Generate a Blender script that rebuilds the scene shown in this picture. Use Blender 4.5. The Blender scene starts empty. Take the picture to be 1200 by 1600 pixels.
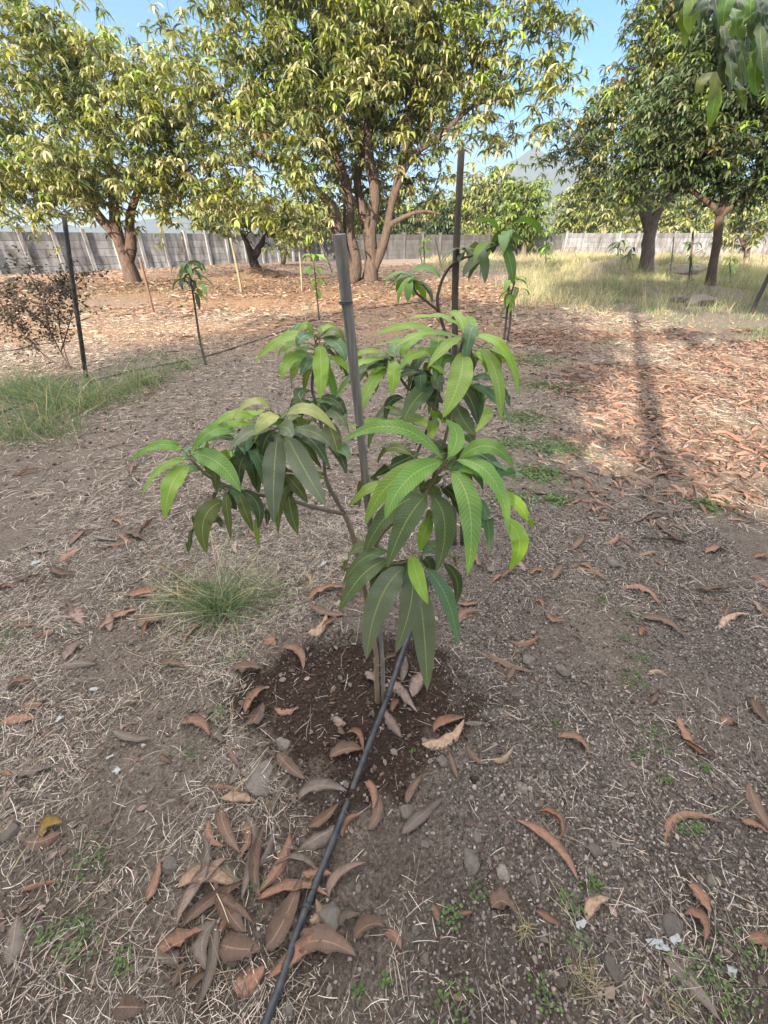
import bpy, math, random
import numpy as np
from mathutils import Vector
R = math.radians
random.seed(7)
rng = np.random.default_rng(11)
scene = bpy.context.scene
COL = scene.collection

# ------------------------------------------------------------------ camera, sky, sun, exposure
F, CX, CY, HORIZON, CAMH = 650.0, 600.0, 800.0, 374.0, 1.6
PITCH = math.atan((CY - HORIZON) / F)
SUN_EL, SUN_AZ = R(21), R(25.4)          # light travels towards azimuth 25.4 deg right of +Y
cam_d = bpy.data.cameras.new('camera')
cam_d.sensor_fit = 'HORIZONTAL'; cam_d.sensor_width = 36.0
cam_d.lens = 36.0 * F / 1200.0
cam_d.clip_start = 0.02; cam_d.clip_end = 4000
cam = bpy.data.objects.new('camera', cam_d); COL.objects.link(cam)
cam.location = (0, 0, CAMH); cam.rotation_euler = (R(90) - PITCH, 0, 0)
scene.camera = cam

w = bpy.data.worlds.new("World"); scene.world = w; w.use_nodes = True
nt = w.node_tree
sky = nt.nodes.new('ShaderNodeTexSky'); sky.sky_type = 'NISHITA'; sky.sun_disc = False
sky.sun_elevation = SUN_EL
sky.sun_rotation = SUN_AZ + math.pi
sky.dust_density = 0.1; sky.air_density = 0.9; sky.ozone_density = 3.0
bg = nt.nodes['Background']
bg.inputs[1].default_value = 0.12
# clear blue sky low down, an unseen bright veil added overhead to fill the shade
hs = nt.nodes.new('ShaderNodeHueSaturation'); hs.inputs['Saturation'].default_value = 1.35; hs.inputs['Value'].default_value = .54
nt.links.new(sky.outputs[0], hs.inputs['Color'])
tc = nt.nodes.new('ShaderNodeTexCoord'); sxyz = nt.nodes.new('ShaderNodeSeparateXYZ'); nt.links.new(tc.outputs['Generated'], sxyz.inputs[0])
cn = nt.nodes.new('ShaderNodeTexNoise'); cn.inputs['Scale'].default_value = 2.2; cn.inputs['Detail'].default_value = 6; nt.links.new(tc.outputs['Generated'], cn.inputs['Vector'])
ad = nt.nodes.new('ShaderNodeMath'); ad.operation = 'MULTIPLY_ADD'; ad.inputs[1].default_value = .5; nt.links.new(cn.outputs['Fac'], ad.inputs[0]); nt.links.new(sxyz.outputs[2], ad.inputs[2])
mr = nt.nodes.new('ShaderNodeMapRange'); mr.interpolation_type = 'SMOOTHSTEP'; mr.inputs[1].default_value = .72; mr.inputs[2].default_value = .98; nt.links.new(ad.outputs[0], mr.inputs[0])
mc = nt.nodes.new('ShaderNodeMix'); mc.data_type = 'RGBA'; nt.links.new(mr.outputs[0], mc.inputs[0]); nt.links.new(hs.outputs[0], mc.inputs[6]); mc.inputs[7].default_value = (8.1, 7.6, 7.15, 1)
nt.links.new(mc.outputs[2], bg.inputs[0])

sun_d = bpy.data.lights.new('sun', 'SUN'); sun_d.energy = 5.0; sun_d.angle = R(0.6)
sun_d.color = (1.0, 0.85, 0.66)
sun = bpy.data.objects.new('sun', sun_d); COL.objects.link(sun)
ldir = Vector((math.sin(SUN_AZ) * math.cos(SUN_EL), math.cos(SUN_AZ) * math.cos(SUN_EL), -math.sin(SUN_EL)))
sun.rotation_euler = ldir.to_track_quat('-Z', 'Y').to_euler()
scene.view_settings.view_transform = 'Standard'
scene.view_settings.look = 'None'
scene.view_settings.exposure = 1.85
scene.view_settings.use_white_balance = True          # the camera's own white balance, set for open shade
scene.view_settings.white_balance_temperature = 6350
scene.view_settings.white_balance_tint = 10
scene.view_settings.gamma = 1.0
scene.cycles.max_bounces = 6
scene.cycles.transparent_max_bounces = 4
scene.cycles.use_denoising = True

# ------------------------------------------------------------------ helpers: places
CP, SP = math.cos(PITCH), math.sin(PITCH)
def ray(px, py):
    return np.array([px - CX, F * CP + (CY - py) * SP, -F * SP + (CY - py) * CP])
def at(px, py, Y):
    r = ray(px, py); t = Y / r[1]
    return np.array([r[0] * t, Y, CAMH + r[2] * t])
def gxy(px, py):
    r = ray(px, py); t = CAMH / -r[2]
    return r[0] * t, r[1] * t
def depth(p):
    return p[1] * CP - (p[2] - CAMH) * SP
def mpp(p):                                    # metres per photo pixel at p
    return depth(p) / F
def cs(c, s):                                  # sun-aligned ground coordinates
    return (c * math.cos(SUN_AZ) + s * math.sin(SUN_AZ), -c * math.sin(SUN_AZ) + s * math.cos(SUN_AZ))

def _h(ix, iy, seed):
    n = (ix.astype(np.int64) * 374761393 + iy.astype(np.int64) * 668265263 + seed * 974711) & 0x7fffffff
    n = ((n ^ (n >> 13)) * 1274126177) & 0x7fffffff
    n = ((n ^ (n >> 16)) * 1103515245 + 12345) & 0x7fffffff
    return (n ^ (n >> 15)) / 0x7fffffff
def vn(x, y, s=0):
    x = np.asarray(x, float); y = np.asarray(y, float)
    ix = np.floor(x); iy = np.floor(y); fx = x - ix; fy = y - iy
    fx = fx * fx * (3 - 2 * fx); fy = fy * fy * (3 - 2 * fy)
    a = _h(ix, iy, s); b = _h(ix + 1, iy, s); c = _h(ix, iy + 1, s); d = _h(ix + 1, iy + 1, s)
    return a + (b - a) * fx + (c - a) * fy + (a - b - c + d) * fx * fy

BASIN = (-0.10, 1.02)
MOUNDS = []                                    # x, y, radius, height
for (px, py, r, h) in ((205, 447, 1.2, .12), (572, 452, 2.2, .22), (398, 432, 2.0, .45), (342, 412, 2.0, .4),
                       (1100, 458, 1.5, .30), (1008, 425, 3.0, .45), (930, 425, 3.0, .4), (640, 505, .5, .05), (880, 400, 4, .5),
                       (1080, 430, 2.0, .35)):
    x, y = gxy(px, py); MOUNDS.append((x, y, r, h))
def gh(x, y):
    x = np.asarray(x, float); y = np.asarray(y, float)
    d = np.hypot(x, y)
    h = 0.05 * (vn(x * .45, y * .45, 1) - .5) * np.clip(d / 3, 0, 1) + 0.028 * (vn(x * 2.1, y * 2.1, 2) - .5) + 0.014 * (vn(x * 7, y * 7, 3) - .5)
    near = np.clip(1 - d / 9, 0, 1)
    b = np.hypot((x - BASIN[0]) / .42, (y - BASIN[1]) / .30)
    soil = np.clip(vn(x * 1.3 + 4, y * 1.3, 9) * 1.6 - .2, 0, 1)
    h = h + near * (0.007 * (vn(x * 26, y * 26, 4) - .5) + 0.0085 * (vn(x * 55, y * 55, 5) - .5) * (0.4 + soil) + 0.006 * (vn(x * 105, y * 105, 6) - .5) * (0.4 + soil))
    h = h - 0.055 * np.exp(-b ** 4) + 0.026 * np.exp(-((b - 1.22) / .18) ** 2) * (.4 + 1.2 * vn(x * 9, y * 9, 8))
    for (mx, my, mr, mh) in MOUNDS:
        q = ((x - mx) ** 2 + (y - my) ** 2) / mr ** 2
        h = h + mh * np.exp(-q * 1.6) * (.75 + .5 * vn(x * 3, y * 3, 7))
    return h
def G(px, py, dz=0.0):
    x, y = gxy(px, py)
    return np.array([x, y, float(gh(x, y)) + dz])

# ------------------------------------------------------------------ helpers: objects
def tag(o, label=None, cat=None, group=None, kind=None):
    if label: o['label'] = label
    if cat: o['category'] = cat
    if group: o['group'] = group
    if kind: o['kind'] = kind
    return o
def empty(name, loc, label, cat, group=None):
    o = bpy.data.objects.new(name, None); COL.objects.link(o); o.location = tuple(float(v) for v in loc)
    o.empty_display_size = .2
    return tag(o, label, cat, group)
def mesh_obj(name, V, Fc, mat, parent=None, col=None, uv=None, smooth=True, org=None):
    """V (n,3) world coordinates, Fc (m,4) or (m,3) int"""
    V = np.asarray(V, float); Fc = np.asarray(Fc, np.int32)
    if org is None:
        org = np.zeros(3) if parent is None else np.array(parent.matrix_world.translation) if False else None
    if org is None:
        org = np.zeros(3); p = parent
        while p is not None:
            org = org + np.array(p.location); p = p.parent
        loc = np.zeros(3)
    else:
        org = np.asarray(org, float); loc = org if parent is None else None
    me = bpy.data.meshes.new(name)
    k = Fc.shape[1]
    me.vertices.add(len(V)); me.vertices.foreach_set('co', (V - org).ravel())
    me.loops.add(Fc.size); me.loops.foreach_set('vertex_index', Fc.ravel())
    me.polygons.add(len(Fc)); me.polygons.foreach_set('loop_start', np.arange(0, Fc.size, k, dtype=np.int32))
    me.polygons.foreach_set('use_smooth', np.full(len(Fc), bool(smooth)))
    me.update(calc_edges=True)
    if col is not None:
        col = np.asarray(col, float)
        if col.ndim == 1: col = np.tile(col, (len(V), 1))
        if col.shape[1] == 3: col = np.c_[col, np.ones(len(col))]
        a = me.color_attributes.new('tint', 'FLOAT_COLOR', 'POINT'); a.data.foreach_set('color', col.ravel())
    if uv is not None:
        l = me.uv_layers.new(name='UVMap'); l.data.foreach_set('uv', np.asarray(uv, float)[Fc.ravel()].ravel())
    me.materials.append(mat)
    o = bpy.data.objects.new(name, me); COL.objects.link(o)
    if parent is not None: o.parent = parent
    elif loc is not None: o.location = tuple(float(v) for v in loc)
    return o

class Buf:
    def __init__(s): s.V = []; s.F = []; s.C = []; s.n = 0
    def add(s, V, Fc, c=None):
        V = np.asarray(V, float); s.V.append(V); s.F.append(np.asarray(Fc, np.int32) + s.n)
        if c is not None:
            c = np.asarray(c, float)
            s.C.append(np.tile(c, (len(V), 1)) if c.ndim == 1 else c)
        s.n += len(V)
    def tube(s, pts, rad, sides=8, c=None, caps=True, wob=0.0):
        pts = np.asarray(pts, float); rad = np.broadcast_to(np.asarray(rad, float), (len(pts),)).copy()
        T = np.gradient(pts, axis=0); T /= np.linalg.norm(T, axis=1)[:, None] + 1e-12
        ref = np.array([0, 1.0, 0.0]) if abs(T[0][1]) < .8 else np.array([1.0, 0, 0])
        A = np.cross(T, ref); A /= np.linalg.norm(A, axis=1)[:, None] + 1e-9
        B = np.cross(T, A)
        if caps:
            pts = np.vstack([pts[:1], pts, pts[-1:]]); rad = np.r_[1e-5, rad, 1e-5]
            A = np.vstack([A[:1], A, A[-1:]]); B = np.vstack([B[:1], B, B[-1:]])
        th = np.arange(sides) * 2 * math.pi / sides
        rr = rad[:, None] * np.ones(sides)
        if wob: rr = rr * (1 + wob * (rng.random(rr.shape) - .5))
        V = pts[:, None, :] + rr[:, :, None] * (np.cos(th)[None, :, None] * A[:, None, :] + np.sin(th)[None, :, None] * B[:, None, :])
        m = len(pts); i = np.arange(m - 1)[:, None] * sides; j = np.arange(sides)[None, :]; j2 = (j + 1) % sides
        Fc = np.stack([i + j, i + j2, i + sides + j2, i + sides + j], -1).reshape(-1, 4)
        s.add(V.reshape(-1, 3), Fc, c)
    def box(s, x0, y0, z0, x1, y1, z1, c=None, M=None):
        V = np.array([(x, y, z) for x in (x0, x1) for y in (y0, y1) for z in (z0, z1)], float)
        if M is not None: V = M(V)
        s.add(V, [(0, 1, 3, 2), (4, 6, 7, 5), (0, 4, 5, 1), (2, 3, 7, 6), (0, 2, 6, 4), (1, 5, 7, 3)], c)
    def obj(s, name, mat, parent=None, smooth=True, org=None):
        C = np.vstack(s.C) if s.C else None
        return mesh_obj(name, np.vstack(s.V), np.vstack(s.F), mat, parent, C, None, smooth, org)

def smooth_path(P, n=8):
    P = [np.asarray(p, float) for p in P]
    if len(P) < 3:
        return np.array([P[0] + (P[-1] - P[0]) * t for t in np.linspace(0, 1, n + 1)])
    Q = [2 * P[0] - P[1]] + P + [2 * P[-1] - P[-2]]
    out = []
    for i in range(1, len(Q) - 2):
        for k in range(n):
            t = k / n
            out.append(.5 * (2 * Q[i] + (Q[i + 1] - Q[i - 1]) * t + (2 * Q[i - 1] - 5 * Q[i] + 4 * Q[i + 1] - Q[i + 2]) * t * t + (3 * Q[i] - Q[i - 1] - 3 * Q[i + 1] + Q[i + 2]) * t ** 3))
    out.append(P[-1])
    return np.array(out)

# ------------------------------------------------------------------ materials
def mat(name):
    m = bpy.data.materials.new(name); m.use_nodes = True
    return m, m.node_tree, m.node_tree.nodes['Principled BSDF'], m.node_tree.nodes['Material Output']
def N(nt, t, **k):
    n = nt.nodes.new(t)
    for a, b in k.items(): setattr(n, a, b)
    return n
def ramp(nt, fac, stops):
    r = N(nt, 'ShaderNodeValToRGB'); e = r.color_ramp.elements
    while len(e) < len(stops): e.new(.5)
    for i, (p, c) in enumerate(stops):
        e[i].position = p; e[i].color = (*c, 1)
    nt.links.new(fac, r.inputs[0]); return r.outputs[0]
def noise(nt, scale, detail=4, rough=.6, vec=None):
    n = N(nt, 'ShaderNodeTexNoise'); n.inputs['Scale'].default_value = scale; n.inputs['Detail'].default_value = detail
    n.inputs['Roughness'].default_value = rough
    if vec is not None: nt.links.new(vec, n.inputs['Vector'])
    return n.outputs['Fac']
def coords(nt, which='Object'):
    return N(nt, 'ShaderNodeTexCoord').outputs[which]
def mix(nt, a, b, fac, mode='MIX'):
    m = N(nt, 'ShaderNodeMix', data_type='RGBA', blend_type=mode)
    for s, v in ((m.inputs[6], a), (m.inputs[7], b)):
        if isinstance(v, tuple): s.default_value = (*v, 1)
        else: nt.links.new(v, s)
    if isinstance(fac, (int, float)): m.inputs[0].default_value = fac
    else: nt.links.new(fac, m.inputs[0])
    return m.outputs[2]
def math_(nt, op, a, b=None, c=None):
    m = N(nt, 'ShaderNodeMath', operation=op)
    for i, v in enumerate((a, b, c)):
        if v is None: continue
        if isinstance(v, (int, float)): m.inputs[i].default_value = v
        else: nt.links.new(v, m.inputs[i])
    return m.outputs[0]
def bump(nt, b, h, strength=.5, dist=.01):
    n = N(nt, 'ShaderNodeBump'); n.inputs['Strength'].default_value = strength; n.inputs['Distance'].default_value = dist
    nt.links.new(h, n.inputs['Height']); nt.links.new(n.outputs[0], b.inputs['Normal']); return n
def tint(nt):
    return N(nt, 'ShaderNodeAttribute', attribute_name='tint')

def leaf_material(name, trans=.35, rough=.42, veins=False, dead=False):
    m, nt, b, out = mat(name)
    at_ = tint(nt); col = at_.outputs['Color']
    co = coords(nt)
    col = mix(nt, col, (0.5, 0.5, 0.5), ramp(nt, noise(nt, 25 if veins else 9, 3, .6, co), [(.35, (0, 0, 0)), (.75, (.10, .10, .10))]))
    bh = None
    if veins:
        uv = N(nt, 'ShaderNodeUVMap').outputs[0]
        sx = N(nt, 'ShaderNodeSeparateXYZ'); nt.links.new(uv, sx.inputs[0])
        u = math_(nt, 'ABSOLUTE', sx.outputs[0])
        v = sx.outputs[1]
        mid = math_(nt, 'LESS_THAN', u, .055)
        # side veins run forward from the midrib, evenly spaced
        ph = math_(nt, 'SUBTRACT', math_(nt, 'MULTIPLY', v, 21.0), math_(nt, 'MULTIPLY', math_(nt, 'POWER', u, 1.3), 2.0))
        fr = math_(nt, 'ABSOLUTE', math_(nt, 'SUBTRACT', math_(nt, 'FRACT', ph), .5))
        vein = math_(nt, 'SMOOTH_MIN', 1.0, math_(nt, 'MULTIPLY', math_(nt, 'MAXIMUM', math_(nt, 'SUBTRACT', fr, .37), 0.0), 9.0), .05)
        pale = mix(nt, at_.outputs['Color'], (0.62, 0.70, 0.22), .60)
        base = mix(nt, col, pale, math_(nt, 'MULTIPLY', vein, math_(nt, 'MULTIPLY', at_.outputs['Alpha'], .62)))
        col = mix(nt, base, pale, math_(nt, 'MULTIPLY', mid, .85))
        # blotches and dust specks
        sp = ramp(nt, noise(nt, 140, 2, .5, co), [(.62, (0, 0, 0)), (.72, (1, 1, 1))])
        col = mix(nt, col, (.23, .20, .14), math_(nt, 'MULTIPLY', sp, math_(nt, 'SUBTRACT', 1.0, at_.outputs['Alpha'])))
        bh = math_(nt, 'ADD', math_(nt, 'MULTIPLY', vein, -1.0), math_(nt, 'MULTIPLY', mid, -1.6))
    if dead:
        sp = ramp(nt, noise(nt, 60, 4, .65, co), [(.42, (0, 0, 0)), (.70, (1, 1, 1))])
        col = mix(nt, col, (.17, .13, .105), math_(nt, 'MULTIPLY', sp, .7))
    nt.links.new(col, b.inputs['Base Color'])
    b.inputs['Roughness'].default_value = rough
    b.inputs['Specular IOR Level'].default_value = .38 if not dead else .2
    if bh is not None: bump(nt, b, bh, .4, .0010)
    if dead == 'rib':
        uv = N(nt, 'ShaderNodeUVMap').outputs[0]; sx = N(nt, 'ShaderNodeSeparateXYZ'); nt.links.new(uv, sx.inputs[0]); u = math_(nt, 'ABSOLUTE', sx.outputs[0])
        midr = math_(nt, 'LESS_THAN', u, .06)
        bh2 = math_(nt, 'MULTIPLY', math_(nt, 'ABSOLUTE', math_(nt, 'SUBTRACT', math_(nt, 'FRACT', math_(nt, 'SUBTRACT', math_(nt, 'MULTIPLY', sx.outputs[1], 22.0), math_(nt, 'MULTIPLY', u, 2.0))), .5)), .5)
        col = mix(nt, col, (.46, .30, .20), math_(nt, 'MULTIPLY', midr, .55))
        edge = ramp(nt, math_(nt, 'ADD', u, math_(nt, 'MULTIPLY', noise(nt, 45, 3, .6, co), .5)), [(.95, (0, 0, 0)), (1.25, (1, 1, 1))])
        col = mix(nt, col, (.13, .085, .065), math_(nt, 'MULTIPLY', edge, .6))
        nt.links.new(col, b.inputs['Base Color'])
        bump(nt, b, math_(nt, 'ADD', bh2, math_(nt, 'MULTIPLY', noise(nt, 70, 4, .6, co), 1.2)), .8, .004)
    elif dead: bump(nt, b, noise(nt, 90, 4, .6, co), .5, .003)
    if trans > 0:
        tr = N(nt, 'ShaderNodeBsdfTranslucent'); mx = N(nt, 'ShaderNodeMixShader'); mx.inputs[0].default_value = trans
        nt.links.new(mix(nt, col, (1.25, 1.35, .55), 1.0, 'MULTIPLY'), tr.inputs[0])
        nt.links.new(b.outputs[0], mx.inputs[1]); nt.links.new(tr.outputs[0], mx.inputs[2]); nt.links.new(mx.outputs[0], out.inputs[0])
    return m
M_LEAF = leaf_material('leaf_tree', .26, .38)
M_HERO = leaf_material('leaf_sapling', .24, .33, veins=True)
M_DEAD = leaf_material('leaf_fallen', .10, .7, dead=True)
M_FALL = leaf_material('leaf_fallen_ribbed', .08, .72, dead='rib')
M_GRASS = leaf_material('grass_blades', .30, .6)

def m_tint(name, rough=.8, nscale=30, amt=.35, bstr=.4, bd=.004, dark=(.05, .045, .04), stretch=None, spec=.3):
    m, nt, b, out = mat(name)
    co = coords(nt)
    if stretch:
        mp = N(nt, 'ShaderNodeMapping'); mp.inputs['Scale'].default_value = stretch; nt.links.new(co, mp.inputs[0]); co = mp.outputs[0]
    n = noise(nt, nscale, 6, .65, co)
    col = mix(nt, tint(nt).outputs['Color'], dark, math_(nt, 'MULTIPLY', ramp(nt, n, [(.38, (0, 0, 0)), (.68, (1, 1, 1))]), amt))
    nt.links.new(col, b.inputs['Base Color']); b.inputs['Roughness'].default_value = rough
    b.inputs['Specular IOR Level'].default_value = spec
    bump(nt, b, n, bstr, bd)
    return m
M_BARK = m_tint('bark', .9, 12, .75, 1.0, .06, (.06, .045, .035), (1, 1, .35))
M_STEM = m_tint('sapling_stem', .75, 60, .35, .5, .002, (.09, .07, .05), (1, 1, .4))
M_WOOD = m_tint('weathered_wood', .9, 70, .65, 1.0, .010, (.05, .043, .036), (1, 1, .05))
M_HOSE = m_tint('rubber_hose', .48, 25, .55, .15, .001, (.14, .125, .11), None, .5)
M_STONE = m_tint('stone', .95, 55, .6, 1.0, .008, (.13, .105, .085))
M_CONC = m_tint('concrete', .92, 2.6, .92, .4, .02, (.06, .055, .05), (1, 1, .28))
M_STRAW = m_tint('straw', .8, 12, .1, .1, .001, (.12, .10, .08))
M_FILM = m_tint('plastic_film', .55, 60, .6, .4, .003, (.35, .36, .38), None, .5)
M_CLOTH = m_tint('twine', .8, 60, .3, .2, .001)
M_HILL = m_tint('hill_scrub', .95, .01, .5, 0, .01, (.05, .06, .03))

# ground
def ground_material():
    m, nt, b, out = mat('orchard_soil')
    co = coords(nt)
    z = N(nt, 'ShaderNodeAttribute', attribute_name='tint'); sep = N(nt, 'ShaderNodeSeparateColor'); nt.links.new(z.outputs['Color'], sep.inputs[0])
    moist_dark, straw, litter = sep.outputs[0], sep.outputs[1], sep.outputs[2]
    n1 = noise(nt, 1.7, 5, .6, co); n2 = noise(nt, 14, 6, .7, co); n3 = noise(nt, 95, 5, .7, co)
    vo = N(nt, 'ShaderNodeTexVoronoi'); vo.inputs['Scale'].default_value = 110; nt.links.new(co, vo.inputs['Vector'])
    vo2 = N(nt, 'ShaderNodeTexVoronoi'); vo2.inputs['Scale'].default_value = 260; nt.links.new(co, vo2.inputs['Vector'])
    soil = mix(nt, ramp(nt, n2, [(.3, (.112, .092, .080)), (.7, (.255, .22, .195))]), ramp(nt, n3, [(.35, (.035, .026, .022)), (.7, (.40, .34, .295))]), .5)
    gr = ramp(nt, N2(nt, vo.outputs['Color']), [(0, (.08, .062, .05)), (.55, (.20, .16, .13)), (.9, (.36, .30, .25)), (1, (.5, .45, .39))])
    soil = mix(nt, soil, gr, .45)
    dry = mix(nt, ramp(nt, n2, [(.3, (.19, .145, .11)), (.7, (.40, .32, .245))]), ramp(nt, n3, [(.35, (.05, .038, .03)), (.7, (.52, .44, .36))]), .55)
    base = mix(nt, soil, dry, straw)
    lit = mix(nt, ramp(nt, n2, [(.3, (.27, .160, .09)), (.7, (.54, .35, .20))]), ramp(nt, n3, [(.3, (.14, .08, .055)), (.7, (.46, .31, .2))]), .5)
    base = mix(nt, base, lit, litter)
    wet = mix(nt, ramp(nt, n2, [(.3, (.045, .028, .021)), (.7, (.09, .060, .046))]), ramp(nt, n3, [(.35, (.035, .020, .015)), (.75, (.13, .088, .068))]), .5)
    base = mix(nt, base, wet, moist_dark)
    nt.links.new(base, b.inputs['Base Color']); b.inputs['Roughness'].default_value = .95
    b.inputs['Specular IOR Level'].default_value = .15
    hh = math_(nt, 'ADD', math_(nt, 'MULTIPLY', vo.outputs['Distance'], -1.0), math_(nt, 'ADD', math_(nt, 'MULTIPLY', n3, 1.3), math_(nt, 'MULTIPLY', vo2.outputs['Distance'], -.4)))
    bump(nt, b, hh, 1.0, .011)
    return m
def N2(nt, colsock):
    s = N(nt, 'ShaderNodeSeparateColor'); nt.links.new(colsock, s.inputs[0]); return s.outputs[0]
M_GROUND = ground_material()

# ------------------------------------------------------------------ ground sheet
def zones(x, y):
    d = np.hypot(x, y)
    b = np.hypot((x - BASIN[0]) / .43, (y - BASIN[1]) / .30) + .65 * (vn(x * 5, y * 5, 21) - .5) + .45 * (vn(x * 17, y * 17, 28) - .5)
    moist_dark = np.clip((1.22 - b) / .25, 0, 1) * .97
    # a darker disturbed patch in front of the basin, near left
    b2 = np.hypot((x + .33) / .20, (y - .55) / .25) + .8 * (vn(x * 8, y * 8, 22) - .5)
    moist_dark = np.maximum(moist_dark, np.clip((1.1 - b2) / .5, 0, 1) * .45)
    b3 = np.hypot((x - .05) / .35, (y - .42) / .12) + .9 * (vn(x * 8, y * 8, 23) - .5)
    moist_dark = np.maximum(moist_dark, np.clip((1.1 - b3) / .5, 0, 1) * .3)
    dk = np.clip((.75 - y) / .5, 0, 1) * np.clip(vn(x * 3.2, y * 3.2, 29) * 2.4 - .6, 0, 1) * .50  # soil turned darker in noisy patches towards the near edge
    moist_dark = np.maximum(moist_dark, dk)
    left = np.clip((-x + .15 - .1 * y + .9 * (vn(x * 1.5, y * 1.5, 24) - .5)) / .6, 0, 1)
    straw = np.maximum(left * .55, np.clip((y - 1.6 + .8 * (vn(x * 1.2, y * 1.2, 25) - .5)) / 1.2, 0, 1) * .75)
    path = np.exp(-((x - .95 - .08 * y) / .22) ** 2) * np.clip((y - .6) / .6, 0, 1) * .7
    straw = np.maximum(straw, path)
    lit = np.clip((y - 6.5) / 3, 0, 1) * np.clip((46 - y) / 20, 0, 1) * (.35 + .65 * np.clip(vn(x * .35, y * .35, 26) * 1.8 - .3, 0, 1)) * np.clip((6 - x) / 3, 0, 1)
    lit = np.maximum(lit, .7 * np.clip((x - 1.6) / 1.5, 0, 1) * np.clip((y - 2.2) / 1.5, 0, 1) * np.clip((8.5 - y) / 2, 0, 1) * vn(x * 1.2, y * 1.2, 27))
    return moist_dark, straw, lit
nR, nA = 560, 900
rr = np.r_[0.02, np.geomspace(0.08, 14, 470), np.geomspace(14.6, 2500, nR - 471)]
# finer slices towards +Y (where the orchard lies)
a = np.linspace(-math.pi, math.pi, nA, endpoint=False)
a = a - .62 * np.sin(a)
RR, AA = np.meshgrid(rr, a, indexing='ij')
GX = RR * np.sin(AA); GY = RR * np.cos(AA) + .1
GZ = gh(GX, GY)
V = np.stack([GX, GY, GZ], -1).reshape(-1, 3)
i = np.arange(nR - 1)[:, None] * nA; j = np.arange(nA)[None, :]; j2 = (j + 1) % nA
Fq = np.stack([i + j, i + nA + j, i + nA + j2, i + j2], -1).reshape(-1, 4)
mo, st, li = zones(V[:, 0], V[:, 1])
go = mesh_obj('ground', V, Fq, M_GROUND, None, np.stack([mo, st, li], -1))
tag(go, 'dry brown orchard soil with straw and a dark damp basin round the sapling', 'ground', kind='structure')

# ------------------------------------------------------------------ leaf strips (vectorised)
def strips(base, az, e0, e1, L, W, prof, roll=0.0, curl=0.0, cols=2, azturn=0.0, fold=0.0, wav=0.0):
    """arrays of n leaves -> V,F ; elevation goes e0 -> e1 along the leaf"""
    n = len(base); m = len(prof)
    az = np.broadcast_to(az, (n,)); e0 = np.broadcast_to(e0, (n,)); e1 = np.broadcast_to(e1, (n,))
    L = np.broadcast_to(L, (n,)); W = np.broadcast_to(W, (n,)); roll = np.broadcast_to(roll, (n,)); azt = np.broadcast_to(azturn, (n,))
    t = np.linspace(0, 1, m); tm = (t[1:] + t[:-1]) / 2
    e = e0[:, None] + (e1 - e0)[:, None] * tm[None]
    A = az[:, None] + azt[:, None] * tm[None]
    d = np.stack([np.cos(e) * np.cos(A), np.cos(e) * np.sin(A), np.sin(e)], -1) * (L[:, None] / (m - 1))[..., None]
    P = np.concatenate([base[:, None, :], base[:, None, :] + np.cumsum(d, 1)], 1)
    Am = az[:, None] + azt[:, None] * t[None]; em = e0[:, None] + (e1 - e0)[:, None] * t[None]
    S = np.stack([-np.sin(Am), np.cos(Am), np.zeros_like(Am)], -1)
    U = np.stack([-np.sin(em) * np.cos(Am), -np.sin(em) * np.sin(Am), np.cos(em)], -1)
    rl = roll[:, None, None]
    S2 = S * np.cos(rl) + U * np.sin(rl); U2 = U * np.cos(rl) - S * np.sin(rl)
    hw = (W[:, None] * np.asarray(prof)[None] / 2)[..., None]
    if cols == 2:
        VV = np.stack([P - S2 * hw, P + S2 * hw], 2)
    else:
        up = U2 * hw * fold
        wv = U2 * hw * wav * np.sin(t * 19)[None, :, None]
        VV = np.stack([P - S2 * hw + up + wv, P, P + S2 * hw + up - wv * .7], 2)
    V = VV.reshape(-1, 3)
    k = m * cols
    b = np.arange(n)[:, None, None] * k + np.arange(m - 1)[None, :, None] * cols + np.arange(cols - 1)[None, None, :]
    Fq = np.stack([b, b + 1, b + 1 + cols, b + cols], -1).reshape(-1, 4)
    return V, Fq, k
P4 = (.08, 1.0, .8, .05)
PT = (.12, .85, 1.0, .72, .06)
P5 = (.06, .85, 1.0, .65, .04)

GREENS = np.array([(.055, .085, .022), (.075, .105, .028), (.095, .125, .035), (.12, .145, .045), (.06, .09, .035)])
def leaf_colors(n, pal, yellow=.06, k=1):
    c = pal[rng.integers(0, len(pal), n)] * (0.75 + .5 * rng.random((n, 1)))
    y = rng.random(n) < yellow
    c[y] = np.array([.26, .27, .035]) * (0.7 + .5 * rng.random((y.sum(), 1)))
    d = rng.random(n) < .006
    c[d] = np.array([.24, .15, .06]) * (0.7 + .5 * rng.random((d.sum(), 1)))
    return c

def whorls(pts, per=9, L=.3, W=.055, pal=GREENS, yellow=.05, droop=(10, -75)):
    """rosettes of drooping leaves round each point"""
    n = len(pts); N_ = n * per
    base = np.repeat(pts, per, 0) + rng.normal(0, .03, (N_, 3))
    az = np.tile(np.arange(per) * 2 * math.pi / per, n) + np.repeat(rng.random(n) * 6.28, per) + rng.normal(0, .25, N_)
    e0 = R(droop[0]) + rng.normal(0, .40, N_); e1 = R(droop[1]) + rng.normal(0, .30, N_)
    LL = L * (.65 + .6 * rng.random(N_)); WW = W * (.8 + .4 * rng.random(N_))
    V, Fq, k = strips(base, az, e0, e1, LL, WW, PT, roll=rng.normal(0, .35, N_))
    wc = leaf_colors(n, pal, yellow)
    lime = rng.random(n) < .05; wc[lime] = np.array([.25, .36, .05]) * (.8 + .4 * rng.random((lime.sum(), 1)))
    c = np.repeat(wc, per, 0) * (.8 + .4 * rng.random((N_, 1)))
    return V, Fq, np.repeat(c, k, 0)

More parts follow.
